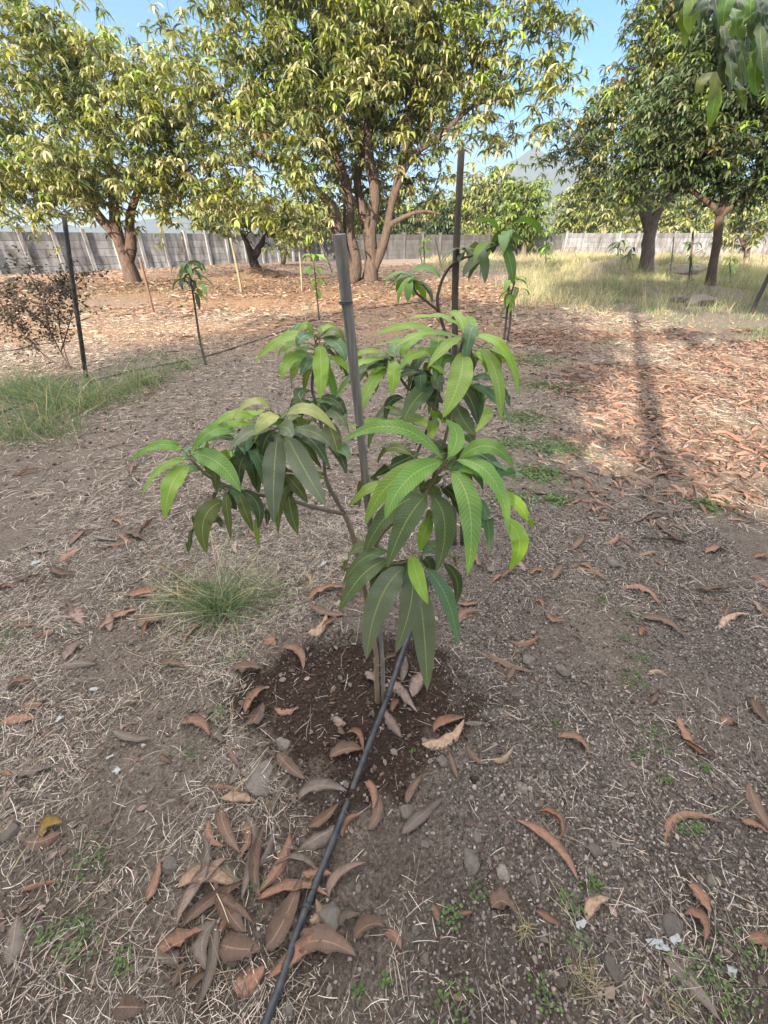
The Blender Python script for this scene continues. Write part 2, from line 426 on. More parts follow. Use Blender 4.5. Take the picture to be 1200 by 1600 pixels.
def tree(name, base, trunks, blobs, label, cat='tree', nodes=260, per_node=5, spread=.35, L=.3, W=.055, per=9,
         bark=(.22, .15, .105), pal=GREENS, yellow=.05, r_tip=.010, r_max=.25, group=None, parent_extra=None, droop=(18, -72), fill=.30, expo=2.25):
    """blobs: list of (centre xyz, (rx,ry,rz)); trunks: list of polylines with radii"""
    root = empty(name, base, label, cat, group)
    P = []; par = []; plen = []; minr = []
    for pl in trunks:
        pts = smooth_path([q[0] for q in pl], 4); rads = np.interp(np.linspace(0, 1, len(pts)), np.linspace(0, 1, len(pl)), [q[1] for q in pl])
        if P:
            D = np.linalg.norm(np.array(P) - pts[0], axis=1); k0 = int(D.argmin())
        else: k0 = -1
        for q, r in zip(pts, rads):
            P.append(q); par.append(k0); plen.append(0 if k0 < 0 else plen[k0] + np.linalg.norm(q - P[k0])); minr.append(r); k0 = len(P) - 1
    n_tr = len(P)
    vol = np.array([b[1][0] * b[1][1] * b[1][2] for b in blobs]) ** .8; vol /= vol.sum()
    pts = []
    for b, v in zip(blobs, vol):
        m = max(3, int(round(nodes * v)))
        d = rng.normal(size=(m, 3)); d /= np.linalg.norm(d, axis=1)[:, None]
        rad = rng.random(m) ** fill
        pts.append(np.array(b[0]) + d * rad[:, None] * np.array(b[1]))
    pts = np.vstack(pts)
    pts = pts[pts[:, 2] > .5]
    PA = np.array(P); PL = np.array(plen)
    d0 = np.min(np.linalg.norm(pts[:, None] - PA[None], axis=2), 1)
    order = np.argsort(d0)
    A = np.zeros((len(P) + len(pts) * 3, 3)); A[:len(P)] = PA; Lc = np.zeros(len(A)); Lc[:len(P)] = PL; nn = len(P)
    tips = []
    start = 3
    for o in order:
        p = pts[o]
        D = np.linalg.norm(A[start:nn] - p, axis=1) + .32 * Lc[start:nn]
        q = start + int(D.argmin())
        seg = p - A[q]; ln = np.linalg.norm(seg)
        k0 = q
        nsub = 2 if ln > .5 else 1
        for s in range(1, nsub + 1):
            t = s / (nsub + 1)
            mid = A[q] + seg * t + rng.normal(0, .07, 3) * ln + np.array([0, 0, .10 * ln])
            A[nn] = mid; Lc[nn] = Lc[k0] + np.linalg.norm(mid - A[k0]); par.append(k0); minr.append(0); k0 = nn; nn += 1
        A[nn] = p; Lc[nn] = Lc[k0] + np.linalg.norm(p - A[k0]); par.append(k0); minr.append(0); tips.append(nn); nn += 1
    A = A[:nn]
    rp = np.zeros(nn); kids = [[] for _ in range(nn)]
    for k in range(nn):
        if par[k] >= 0: kids[par[k]].append(k)
    acc = np.zeros(nn)
    for k in range(nn - 1, -1, -1):
        if not kids[k]: acc[k] = r_tip ** expo
        acc[k] = max(acc[k], r_tip ** expo)
        if par[k] >= 0: acc[par[k]] += acc[k]
    rp = np.minimum(acc ** (1 / expo), r_max)
    for k in range(n_tr): rp[k] = minr[k]
    for k in range(n_tr, nn): rp[k] = min(rp[k], rp[par[k]] * .85)
    bt, bb = Buf(), Buf()
    bc = np.array(bark)
    stack = [0]; done = set()
    def chain(k0, k):
        ch = [k0, k]
        while kids[k]:
            tr_k = [c for c in kids[k] if c < n_tr]
            nx = tr_k[0] if (k < n_tr and tr_k) else max(kids[k], key=lambda c: rp[c])
            for c in kids[k]:
                if c != nx: stack2.append((k, c))
            ch.append(nx); k = nx
        return ch
    stack2 = [(-1, 0)]
    while stack2:
        k0, k = stack2.pop()
        ch = chain(k0 if k0 >= 0 else k, k)
        if k0 < 0: ch = ch[1:]
        rads = rp[ch].copy()
        if k0 >= 0: rads[0] = min(rads[0], rads[1] * 1.25)
        is_tr = ch[-1] < n_tr or (len(ch) > 1 and ch[1] < n_tr)
        sides = 12 if is_tr else (7 if rads.max() > .05 else 4)
        if len(ch) < 2: continue
        Q = A[ch]
        if is_tr:
            (bt).tube(Q, rads, sides, bc * (.85 + .3 * rng.random()), wob=.14)
        else:
            (bb).tube(Q, rads, sides, bc * (.8 + .4 * rng.random()))
    bt.obj('trunk', M_BARK, root)
    # whorls
    T = A[tips]
    W_ = np.repeat(T, per_node, 0) + rng.normal(0, spread, (len(T) * per_node, 3)) * np.array([1, 1, .8])
    W_[::per_node] = T
    tw = np.repeat(T, per_node, 0)
    # twigs
    n = len(W_); ax = W_ - tw; ok = np.linalg.norm(ax, axis=1) > .05
    a0, a1 = tw[ok], W_[ok]; dd = a1 - a0; sd = np.cross(dd, [0, 0, 1.0]); sd /= np.linalg.norm(sd, axis=1)[:, None] + 1e-9
    u2 = np.cross(sd, dd); u2 /= np.linalg.norm(u2, axis=1)[:, None] + 1e-9
    rt = r_tip * .7
    tri = [sd * rt, (-.5 * sd + .87 * u2) * rt, (-.5 * sd - .87 * u2) * rt]
    VV = np.stack([a0 + q for q in tri] + [a1 + q * .6 for q in tri], 1).reshape(-1, 3)
    b0 = np.arange(len(a0))[:, None, None] * 6
    Fq = (b0 + np.array([[0, 1, 4, 3], [1, 2, 5, 4], [2, 0, 3, 5]])[None]).reshape(-1, 4)
    bb.add(VV, Fq, bc * .8)
    bb.obj('branches', M_BARK, root)
    W_ = W_[W_[:, 2] > .35]
    V, Fq, c = whorls(W_, per, L, W, pal, yellow, droop)
    mesh_obj('crown', V, Fq, M_LEAF, root, c, smooth=False)
    return root

def pb(px, py, rx, ry, Y, dy=0, ky=1.0):
    """blob from its middle in the photo, at ground distance Y"""
    c = at(px, py, Y + dy); s = mpp(c)
    r = (rx * s, ky * (rx + ry) / 2 * s, ry * s * .92)
    return (c, r)
def pt(Y, *q):
    """polyline from photo points, radius in photo pixels; optional 4th value shifts it in depth"""
    out = []
    for it in q:
        c = at(it[0], it[1], Y + (it[3] if len(it) > 3 else 0)); out.append((c, it[2] * mpp(c)))
    return out
def toground(pl):
    c, r = pl[0]; c = c.copy(); c[2] = float(gh(c[0], c[1])) - .15; pl[0] = (c, r * 1.25); return pl

YC = gxy(572, 450)[1]
YL = gxy(207, 445)[1]
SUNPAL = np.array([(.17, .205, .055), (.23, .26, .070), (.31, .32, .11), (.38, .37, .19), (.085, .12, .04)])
DARKPAL = np.array([(.045, .080, .026), (.06, .10, .03), (.075, .115, .038), (.12, .145, .06)])  # SUNPAL and DARKPAL put sunlit and shaded crowns into the leaf colour
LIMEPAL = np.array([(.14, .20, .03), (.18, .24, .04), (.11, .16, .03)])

tree('mango_tree', G(207, 447), [
    toground(pt(YL, (211, 447, 10.5), (197, 405, 9), (181, 368, 8), (160, 345, 7.5), (130, 300, 5), (90, 220, 3))),
    pt(YL, (190, 385, 8), (180, 350, 8), (178, 320, 7), (170, 250, 5), (165, 150, 3)),
    pt(YL, (200, 408, 9), (205, 380, 8), (203, 345, 6.5), (215, 300, 5, -.3), (255, 230, 4, -.5), (270, 160, 2.5, -.5))],
    [pb(55, 110, 85, 100, YL), pb(165, 155, 115, 95, YL), pb(50, 265, 85, 70, YL, -1), pb(170, 275, 120, 62, YL, -1.5), pb(265, 225, 80, 85, YL, -1),
     pb(60, 55, 45, 40, YL), pb(235, 300, 60, 40, YL, -2), pb(15, 300, 60, 45, YL), pb(-60, 180, 90, 110, YL, 0), pb(110, 300, 80, 40, YL, 1)],
    'mature mango tree with a leaning forked trunk in front of the left concrete wall', nodes=300, per_node=8, L=.36, W=.078, per=9, spread=.44, pal=SUNPAL, yellow=.10, r_max=.2, bark=(.155, .105, .08))

tree('mango_tree', G(572, 452), [
    toground(pt(YC, (577, 452, 11), (580, 410, 10), (578, 360, 10), (586, 300, 8), (573, 230, 8), (575, 170, 7), (545, 90, 5), (525, 10, 3))),
    toground(pt(YC, (548, 448, 10, -.3), (556, 410, 9, -.3), (545, 360, 8.5, -.2), (541, 290, 8), (510, 215, 6), (460, 130, 4), (430, 60, 3))),
    pt(YC, (547, 420, 9, -.3), (528, 372, 9, -.6), (522, 330, 8, -.6), (498, 300, 5, -.8), (455, 260, 4, -.8), (400, 240, 3, -.8)),
    pt(YC, (578, 430, 9), (594, 395, 7.5), (606, 355, 6.5), (612, 320, 5.5), (640, 250, 4.5, -.3), (685, 215, 3.8, -.5), (740, 165, 3, -.5), (800, 148, 3, -.5), (865, 128, 2, -.5)),
    pt(YC, (611, 320, 6), (625, 270, 6), (640, 190, 5), (655, 100, 4), (690, 20, 3)),
    pt(YC, (606, 352, 4), (640, 335, 3, -.4), (665, 330, 2, -.5), (690, 335, 1.3, -.5)),
    pt(YC, (580, 380, 8), (566, 330, 7, .4), (560, 260, 6, .6), (600, 150, 4, .8), (600, 40, 3, .8))],
    [pb(425, 90, 125, 100, YC, -.5), pb(330, 195, 90, 100, YC, 0), pb(555, 60, 130, 90, YC), pb(670, 70, 90, 80, YC), pb(625, 170, 95, 70, YC, 1),
     pb(440, 240, 90, 65, YC, -1.5), pb(550, 180, 90, 80, YC, -1), pb(745, 110, 75, 55, YC, -.5), pb(845, 50, 65, 60, YC, -.5), pb(850, 125, 60, 32, YC, -.5),
     pb(420, 320, 60, 32, YC, -2), pb(740, 215, 75, 35, YC, -.5), pb(820, 190, 45, 28, YC, -.5), pb(670, 300, 60, 35, YC, .5), pb(470, 350, 40, 30, YC, -1), pb(340, 290, 60, 40, YC, -.6),
     pb(520, -90, 180, 80, YC), pb(700, -70, 110, 70, YC), pb(760, 40, 60, 50, YC), pb(560, 310, 90, 40, YC, 2.5), pb(380, -40, 90, 60, YC), pb(270, 75, 40, 40, YC, .5), pb(560, 140, 160, 120, YC, 2.5)],
    'largest mango tree, four thick trunks rising behind the tall grey stake', nodes=540, per_node=8, L=.36, W=.076, per=9, spread=.44, pal=SUNPAL, yellow=.07, r_max=.2, bark=(.145, .105, .082))

# small trees in front of the wall, left
def small_tree(px, py, rx_, trunk, blobs, label, nodes=60, per_node=4, pal=SUNPAL, bark=(.22, .16, .12), Lk=1.0, yellow=.08, group=None, dY=0):
    Y = gxy(px, py)[1] + dY
    s = mpp(at(px, py, Y))
    tr = [toground(pt(Y, *trunk[0]))] + [pt(Y, *t) for t in trunk[1:]]
    return tree('mango_tree', G(px, py), tr, [pb(*b, Y) for b in blobs], label, nodes=nodes, per_node=per_node, spread=8 * s, L=max(.32, 11 * s) * Lk, W=max(.075, 2.6 * s) * Lk, per=8, pal=pal, yellow=yellow, bark=bark, group=group, r_tip=.012)
small_tree(343, 413, 1, [[(343, 413, 4), (341, 385, 4), (338, 365, 3.5), (325, 345, 2)], [(339, 370, 3), (350, 345, 2)]], [(322, 332, 40, 30), (362, 325, 40, 28)],
           'small mango tree with a straight pale trunk before the concrete wall')
small_tree(401, 432, 1, [[(402, 432, 7), (396, 408, 7), (388, 385, 5), (380, 368, 3)], [(397, 400, 6), (407, 385, 5), (412, 372, 3)]], [(375, 345, 35, 22), (412, 340, 45, 28), (440, 352, 30, 18)],
           'small mango tree with a stubby dark forked trunk on an earth mound', bark=(.10, .08, .07))
small_tree(441, 414, 1, [[(441, 414, 3), (446, 395, 3), (455, 375, 2)]], [(452, 360, 28, 20), (436, 355, 22, 15)], 'thin leaning young mango tree near the far wall', nodes=30)
small_tree(482, 408, 1, [[(484, 408, 4), (478, 385, 3), (468, 370, 2)], [(481, 392, 3), (490, 372, 2)]], [(474, 352, 32, 22), (496, 348, 25, 20)], 'mango tree with a slanting trunk left of the grey stake', nodes=36)

# right hand trees
YR = gxy(1105, 458)[1]
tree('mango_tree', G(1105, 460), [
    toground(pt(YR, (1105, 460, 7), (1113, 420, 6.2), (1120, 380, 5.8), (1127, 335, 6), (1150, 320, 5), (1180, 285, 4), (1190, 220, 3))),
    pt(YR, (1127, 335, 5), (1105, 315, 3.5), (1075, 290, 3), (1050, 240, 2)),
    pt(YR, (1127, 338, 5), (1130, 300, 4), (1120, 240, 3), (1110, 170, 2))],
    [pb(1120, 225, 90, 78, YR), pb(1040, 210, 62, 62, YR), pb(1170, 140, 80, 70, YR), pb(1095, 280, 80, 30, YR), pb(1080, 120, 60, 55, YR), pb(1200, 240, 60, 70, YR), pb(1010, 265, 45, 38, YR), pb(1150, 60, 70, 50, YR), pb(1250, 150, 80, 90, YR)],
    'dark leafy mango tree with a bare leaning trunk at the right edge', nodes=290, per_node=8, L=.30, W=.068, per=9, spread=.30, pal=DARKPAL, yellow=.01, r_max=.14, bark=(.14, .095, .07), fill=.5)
Y2 = 24.0
tree('mango_tree', G(1008, 428), [
    toground(pt(Y2, (1006, 440, 10), (1012, 395, 9.5), (1015, 365, 9), (1030, 325, 7), (1055, 290, 5), (1050, 200, 3))),
    pt(Y2, (1015, 365, 7), (1000, 320, 5), (965, 270, 4), (930, 250, 3), (890, 200, 2)),
    pt(Y2, (1015, 350, 6), (1005, 280, 5), (995, 180, 4), (1005, 110, 2))],
    [pb(985, 205, 75, 70, Y2), pb(900, 215, 50, 38, Y2), pb(1025, 105, 45, 65, Y2), pb(1040, 60, 60, 55, Y2), pb(935, 275, 50, 35, Y2), pb(1000, 300, 55, 35, Y2), pb(1050, 150, 60, 60, Y2), pb(1035, 20, 40, 35, Y2), pb(968, 165, 26, 36, Y2)],
    'tall mango tree with a thick grey trunk standing in the long grass', nodes=225, per_node=8, L=.36, W=.080, per=9, spread=.42, pal=np.vstack([SUNPAL, DARKPAL]), yellow=.05, r_max=.2, bark=(.16, .125, .105))

# far trees
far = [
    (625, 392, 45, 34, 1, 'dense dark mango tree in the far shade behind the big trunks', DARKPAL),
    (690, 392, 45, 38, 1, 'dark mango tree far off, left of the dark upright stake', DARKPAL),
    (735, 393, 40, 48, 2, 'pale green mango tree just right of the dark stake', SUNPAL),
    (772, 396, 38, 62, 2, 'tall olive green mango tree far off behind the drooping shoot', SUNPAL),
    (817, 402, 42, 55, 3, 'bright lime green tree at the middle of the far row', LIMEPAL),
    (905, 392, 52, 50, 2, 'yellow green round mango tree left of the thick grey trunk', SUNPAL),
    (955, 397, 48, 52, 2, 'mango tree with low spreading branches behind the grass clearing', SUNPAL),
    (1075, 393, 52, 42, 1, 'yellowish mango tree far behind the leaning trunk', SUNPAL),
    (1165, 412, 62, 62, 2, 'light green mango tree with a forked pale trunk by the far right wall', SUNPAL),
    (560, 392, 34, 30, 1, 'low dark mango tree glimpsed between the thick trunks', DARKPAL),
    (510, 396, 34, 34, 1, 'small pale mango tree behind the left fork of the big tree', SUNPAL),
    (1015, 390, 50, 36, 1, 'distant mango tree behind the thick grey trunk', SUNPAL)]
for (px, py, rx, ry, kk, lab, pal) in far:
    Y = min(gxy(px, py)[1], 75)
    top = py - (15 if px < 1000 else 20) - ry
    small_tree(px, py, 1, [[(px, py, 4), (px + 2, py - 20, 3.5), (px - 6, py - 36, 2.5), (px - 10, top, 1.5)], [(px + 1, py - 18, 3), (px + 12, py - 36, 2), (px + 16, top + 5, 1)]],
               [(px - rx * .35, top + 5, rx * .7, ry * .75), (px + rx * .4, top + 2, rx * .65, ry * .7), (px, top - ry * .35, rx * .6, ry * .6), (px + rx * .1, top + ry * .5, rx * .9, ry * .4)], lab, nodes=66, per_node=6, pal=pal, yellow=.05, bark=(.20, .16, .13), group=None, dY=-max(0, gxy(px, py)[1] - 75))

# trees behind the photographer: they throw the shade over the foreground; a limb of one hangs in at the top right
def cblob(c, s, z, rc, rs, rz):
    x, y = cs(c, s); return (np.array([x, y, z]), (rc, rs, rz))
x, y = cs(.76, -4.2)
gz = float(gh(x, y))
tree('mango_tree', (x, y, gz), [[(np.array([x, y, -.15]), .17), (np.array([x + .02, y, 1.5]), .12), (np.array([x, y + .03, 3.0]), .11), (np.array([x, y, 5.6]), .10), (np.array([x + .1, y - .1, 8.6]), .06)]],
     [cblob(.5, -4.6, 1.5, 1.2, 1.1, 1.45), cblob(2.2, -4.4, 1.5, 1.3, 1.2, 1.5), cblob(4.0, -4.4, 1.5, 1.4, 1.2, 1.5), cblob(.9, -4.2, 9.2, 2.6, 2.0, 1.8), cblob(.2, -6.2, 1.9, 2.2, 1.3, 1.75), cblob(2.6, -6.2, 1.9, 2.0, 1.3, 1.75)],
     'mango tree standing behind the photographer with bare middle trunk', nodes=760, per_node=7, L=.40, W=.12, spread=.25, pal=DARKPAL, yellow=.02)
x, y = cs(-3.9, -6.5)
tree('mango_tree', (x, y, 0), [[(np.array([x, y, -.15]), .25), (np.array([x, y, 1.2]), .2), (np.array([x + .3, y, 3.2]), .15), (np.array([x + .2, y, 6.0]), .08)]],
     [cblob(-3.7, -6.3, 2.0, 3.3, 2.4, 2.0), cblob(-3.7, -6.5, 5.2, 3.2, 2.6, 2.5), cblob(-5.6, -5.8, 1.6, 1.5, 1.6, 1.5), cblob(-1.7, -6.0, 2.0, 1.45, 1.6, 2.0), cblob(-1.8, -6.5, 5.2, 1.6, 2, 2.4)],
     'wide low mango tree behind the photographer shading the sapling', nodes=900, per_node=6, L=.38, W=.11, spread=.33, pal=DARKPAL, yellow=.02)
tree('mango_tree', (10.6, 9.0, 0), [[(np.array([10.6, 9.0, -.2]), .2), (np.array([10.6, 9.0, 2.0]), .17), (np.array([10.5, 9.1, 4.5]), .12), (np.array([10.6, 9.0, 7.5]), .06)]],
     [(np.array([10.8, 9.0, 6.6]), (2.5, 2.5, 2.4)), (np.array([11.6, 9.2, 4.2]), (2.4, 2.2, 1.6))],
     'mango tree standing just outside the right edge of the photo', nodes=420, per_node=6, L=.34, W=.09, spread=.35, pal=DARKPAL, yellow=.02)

# overhanging tree to the right (trunk outside the frame)
tx, ty = 4.6, .3
ov = tree('mango_tree', (tx, ty, 0), [[(np.array([tx, ty, -.15]), .2), (np.array([tx, ty, 1.2]), .16), (np.array([tx - .1, ty + .1, 2.6]), .14), (np.array([tx - .1, ty, 5.0]), .09), (np.array([tx, ty, 7.0]), .05)],
     [(np.array([tx - .1, ty + .1, 2.6]), .07), (np.array([3.9, .8, 3.3]), .045), (np.array([2.9, 1.5, 3.2]), .022), (np.array([2.1, 1.95, 2.75]), .012)]],
     [(np.array([tx, ty, 7.0]), (2.4, 2.4, 2.0)), (np.array([tx + 1.6, ty + .6, 5.2]), (1.6, 1.8, 1.4)), (np.array([2.35, 1.75, 2.95]), (.32, .22, .16))],
     'near mango tree whose drooping leaves hang into the top right corner', nodes=260, per_node=6, L=.30, W=.075, spread=.28, pal=DARKPAL, yellow=.02)

# ------------------------------------------------------------------ detailed leaves
def hero_leaf(P0, P1, P2, width, col, vein, parent, twist=0.0, name='leaf', fold=.16, wavy=.06, petiole=True, view=.0, m=M_HERO, nseg=14, droopref=None, prof=None, norg=None):
    """quadratic path through P0,P1(mid, on curve),P2"""
    P0, P1, P2 = map(lambda q: np.asarray(q, float), (P0, P1, P2))
    C = 2 * P1 - .5 * (P0 + P2)
    t = np.linspace(0, 1, nseg + 1)
    P = (1 - t)[:, None] ** 2 * P0 + 2 * ((1 - t) * t)[:, None] * C + t[:, None] ** 2 * P2
    T = np.gradient(P, axis=0); T /= np.linalg.norm(T, axis=1)[:, None] + 1e-9
    # the blade is perpendicular to the plane of its droop: side from overall direction x up
    rad = P2 - P0; h = np.array([rad[0], rad[1], 0]); 
    if np.linalg.norm(h) < .25 * np.linalg.norm(rad): h = h + np.array([0, -1, 0]) * .4 * np.linalg.norm(rad)
    h /= np.linalg.norm(h) + 1e-9
    S0 = np.cross(h, [0, 0, 1.0])
    # blend towards facing the open side (towards the viewer's side of the plant)
    tocam = np.array([0, -1, .45])
    Sv = np.cross(T, tocam / np.linalg.norm(tocam)) * 1.0
    S = S0[None] * (1 - view) + view * Sv * np.sign((Sv * S0).sum(1, keepdims=True) + 1e-9)
    S = S - (S * T).sum(1, keepdims=True) * T
    S /= np.linalg.norm(S, axis=1)[:, None] + 1e-9
    Nn = np.cross(S, T); Nn *= np.sign(Nn[:, 2:3].mean() + 1e-9)
    tw = (twist * t)[:, None]
    S, Nn = S * np.cos(tw) + Nn * np.sin(tw), Nn * np.cos(tw) - S * np.sin(tw)
    if prof is None:
        pr = np.sin(np.pi * np.clip((t - .03) / .97, 0, 1) ** .82) ** .62
        pr = pr * (1 - .25 * t ** 3)
        pr[0] = .04; pr[-1] = .01
    else: pr = prof(t)
    hw = width / 2 * pr
    us = np.array([-1, -.55, 0, .55, 1.0])
    ph = random.random() * 6.28
    cols = []
    for u in us:
        edge = wavy * width * abs(u) ** 1.5 * (np.sin(t * 17 + ph + (1.3 if u > 0 else 0)) + .6 * np.sin(t * 31 + 2 * ph * u)) * pr * .5
        up = (fold * abs(u) - .10 * u * u) * width * pr * .9
        cols.append(P + S * (u * hw)[:, None] + Nn * (up + edge)[:, None])
    VV = np.stack(cols, 1); k = len(us)
    b = np.arange(nseg)[:, None] * k + np.arange(k - 1)[None]
    Fq = np.stack([b, b + 1, b + 1 + k, b + k], -1).reshape(-1, 4)
    uv = np.stack([np.tile(us, nseg + 1), np.repeat(t, k)], -1)
    c = np.tile(np.r_[np.asarray(col), vein], (len(uv), 1))
    V = VV.reshape(-1, 3)
    return V, Fq, c, uv

def HC(kind):
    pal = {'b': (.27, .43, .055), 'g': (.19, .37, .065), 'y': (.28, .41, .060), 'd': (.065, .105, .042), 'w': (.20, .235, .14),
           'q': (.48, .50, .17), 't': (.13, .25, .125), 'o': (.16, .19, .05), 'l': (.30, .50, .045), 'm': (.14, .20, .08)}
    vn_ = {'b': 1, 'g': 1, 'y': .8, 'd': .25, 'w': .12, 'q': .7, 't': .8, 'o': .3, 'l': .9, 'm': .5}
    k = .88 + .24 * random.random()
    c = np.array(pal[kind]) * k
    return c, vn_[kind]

def Z4(x, y): return 500 + x / 3.3333, 460 + y / 3.3333
def Z3(x, y): return 200 + x / 3.5294, 460 + y / 3.5294
def Z5(x, y): return 480 + x / 4.0, 800 + y / 4.0

sap_base = G(590, 1086)
sapling = empty('mango_sapling', sap_base, 'young mango sapling with bright green drooping leaves tied to the grey stake', 'sapling')

def stem_obj(path, name, parent, cc=(.22, .17, .12), m=M_STEM, sides=8):
    b = Buf(); pts = smooth_path([p[0] for p in path], 6); r = np.interp(np.linspace(0, 1, len(pts)), np.linspace(0, 1, len(path)), [p[1] for p in path])
    b.tube(pts, r * (1 + .10 * np.sin(np.arange(len(pts)) * 2.1)), sides, np.array(cc), wob=.08)
    return b.obj(name, m, parent)
def sp(Z, x, y, Y, r): 
    px, py = Z(x, y); return (at(px, py, Y), r)
I = lambda x, y: (x, y)
b0 = (sap_base + np.array([0, 0, -.02]), .0115)
main_stem = stem_obj([b0, sp(Z5, 432, 1010, 1.04, .0100), sp(Z5, 430, 880, 1.04, .009), sp(Z5, 385, 620, 1.05, .009), sp(Z5, 345, 430, 1.06, .009), sp(Z5, 300, 200, 1.07, .0085), sp(Z5, 250, 50, 1.08, .008), sp(I, 538, 803, 1.08, .0075)],
                     'stem', sapling, (.42, .31, .20))
second_stem = stem_obj([sp(Z5, 400, 640, 1.05, .008), sp(Z5, 405, 430, 1.02, .0075), sp(Z5, 395, 320, 1.0, .007), sp(Z5, 480, 120, .99, .006), sp(Z4, 540, 1060, 1.0, .0055), sp(Z4, 590, 960, .98, .005), sp(Z4, 650, 885, .95, .0045)], 'branch', sapling, (.32, .24, .16))
low_branch = stem_obj([sp(Z5, 395, 330, 1.0, .0055), sp(Z5, 520, 330, .96, .005), sp(Z5, 640, 310, .93, .0045)], 'branch', sapling, (.22, .16, .11))
mid_branch = stem_obj([sp(Z4, 560, 1040, 1.02, .0055), sp(Z4, 620, 860, 1.10, .005), sp(Z4, 680, 640, 1.15, .0048), sp(Z4, 700, 420, 1.16, .0045), sp(Z4, 748, 225, 1.14, .004)], 'branch', sapling, (.24, .19, .13))
back_branch = stem_obj([sp(Z4, 670, 660, 1.15, .0045), sp(Z4, 560, 560, 1.18, .004), sp(Z4, 450, 480, 1.2, .0038), sp(Z4, 370, 340, 1.18, .0035)], 'branch', sapling, (.24, .19, .13))
old_branch = stem_obj([sp(Z4, 600, 900, 1.05, .005), sp(Z4, 500, 860, 1.1, .0045), sp(Z4, 560, 700, 1.14, .0045), sp(Z4, 620, 480, 1.2, .004)], 'branch', sapling, (.22, .18, .13))
left_branch = stem_obj([sp(I, 538, 803, 1.08, .0065), sp(Z3, 1050, 1180, 1.04, .0062), sp(Z3, 860, 1125, 1.0, .0058), sp(Z3, 690, 1100, .98, .005), sp(Z3, 560, 1060, .97, .0045), sp(Z3, 440, 1000, .96, .004), sp(Z3, 345, 905, .95, .0035)], 'branch', sapling, (.26, .215, .165))
up_branch = stem_obj([sp(I, 538, 803, 1.08, .0065), sp(Z3, 1110, 1060, 1.10, .006), sp(Z3, 1085, 980, 1.12, .0055), sp(Z3, 1080, 850, 1.13, .005), sp(Z3, 1065, 720, 1.15, .0048), sp(Z3, 1030, 590, 1.18, .0045), sp(Z3, 1015, 490, 1.2, .0042), sp(Z3, 1045, 265, 1.22, .0038)], 'branch', sapling, (.20, .165, .13))
side_branch = stem_obj([sp(Z3, 1085, 990, 1.12, .005), sp(Z3, 960, 965, 1.05, .0045), sp(Z3, 880, 970, .98, .0042), sp(Z3, 850, 880, .95, .004), sp(Z3, 850, 720, .95, .0035)], 'branch', sapling, (.22, .18, .13))

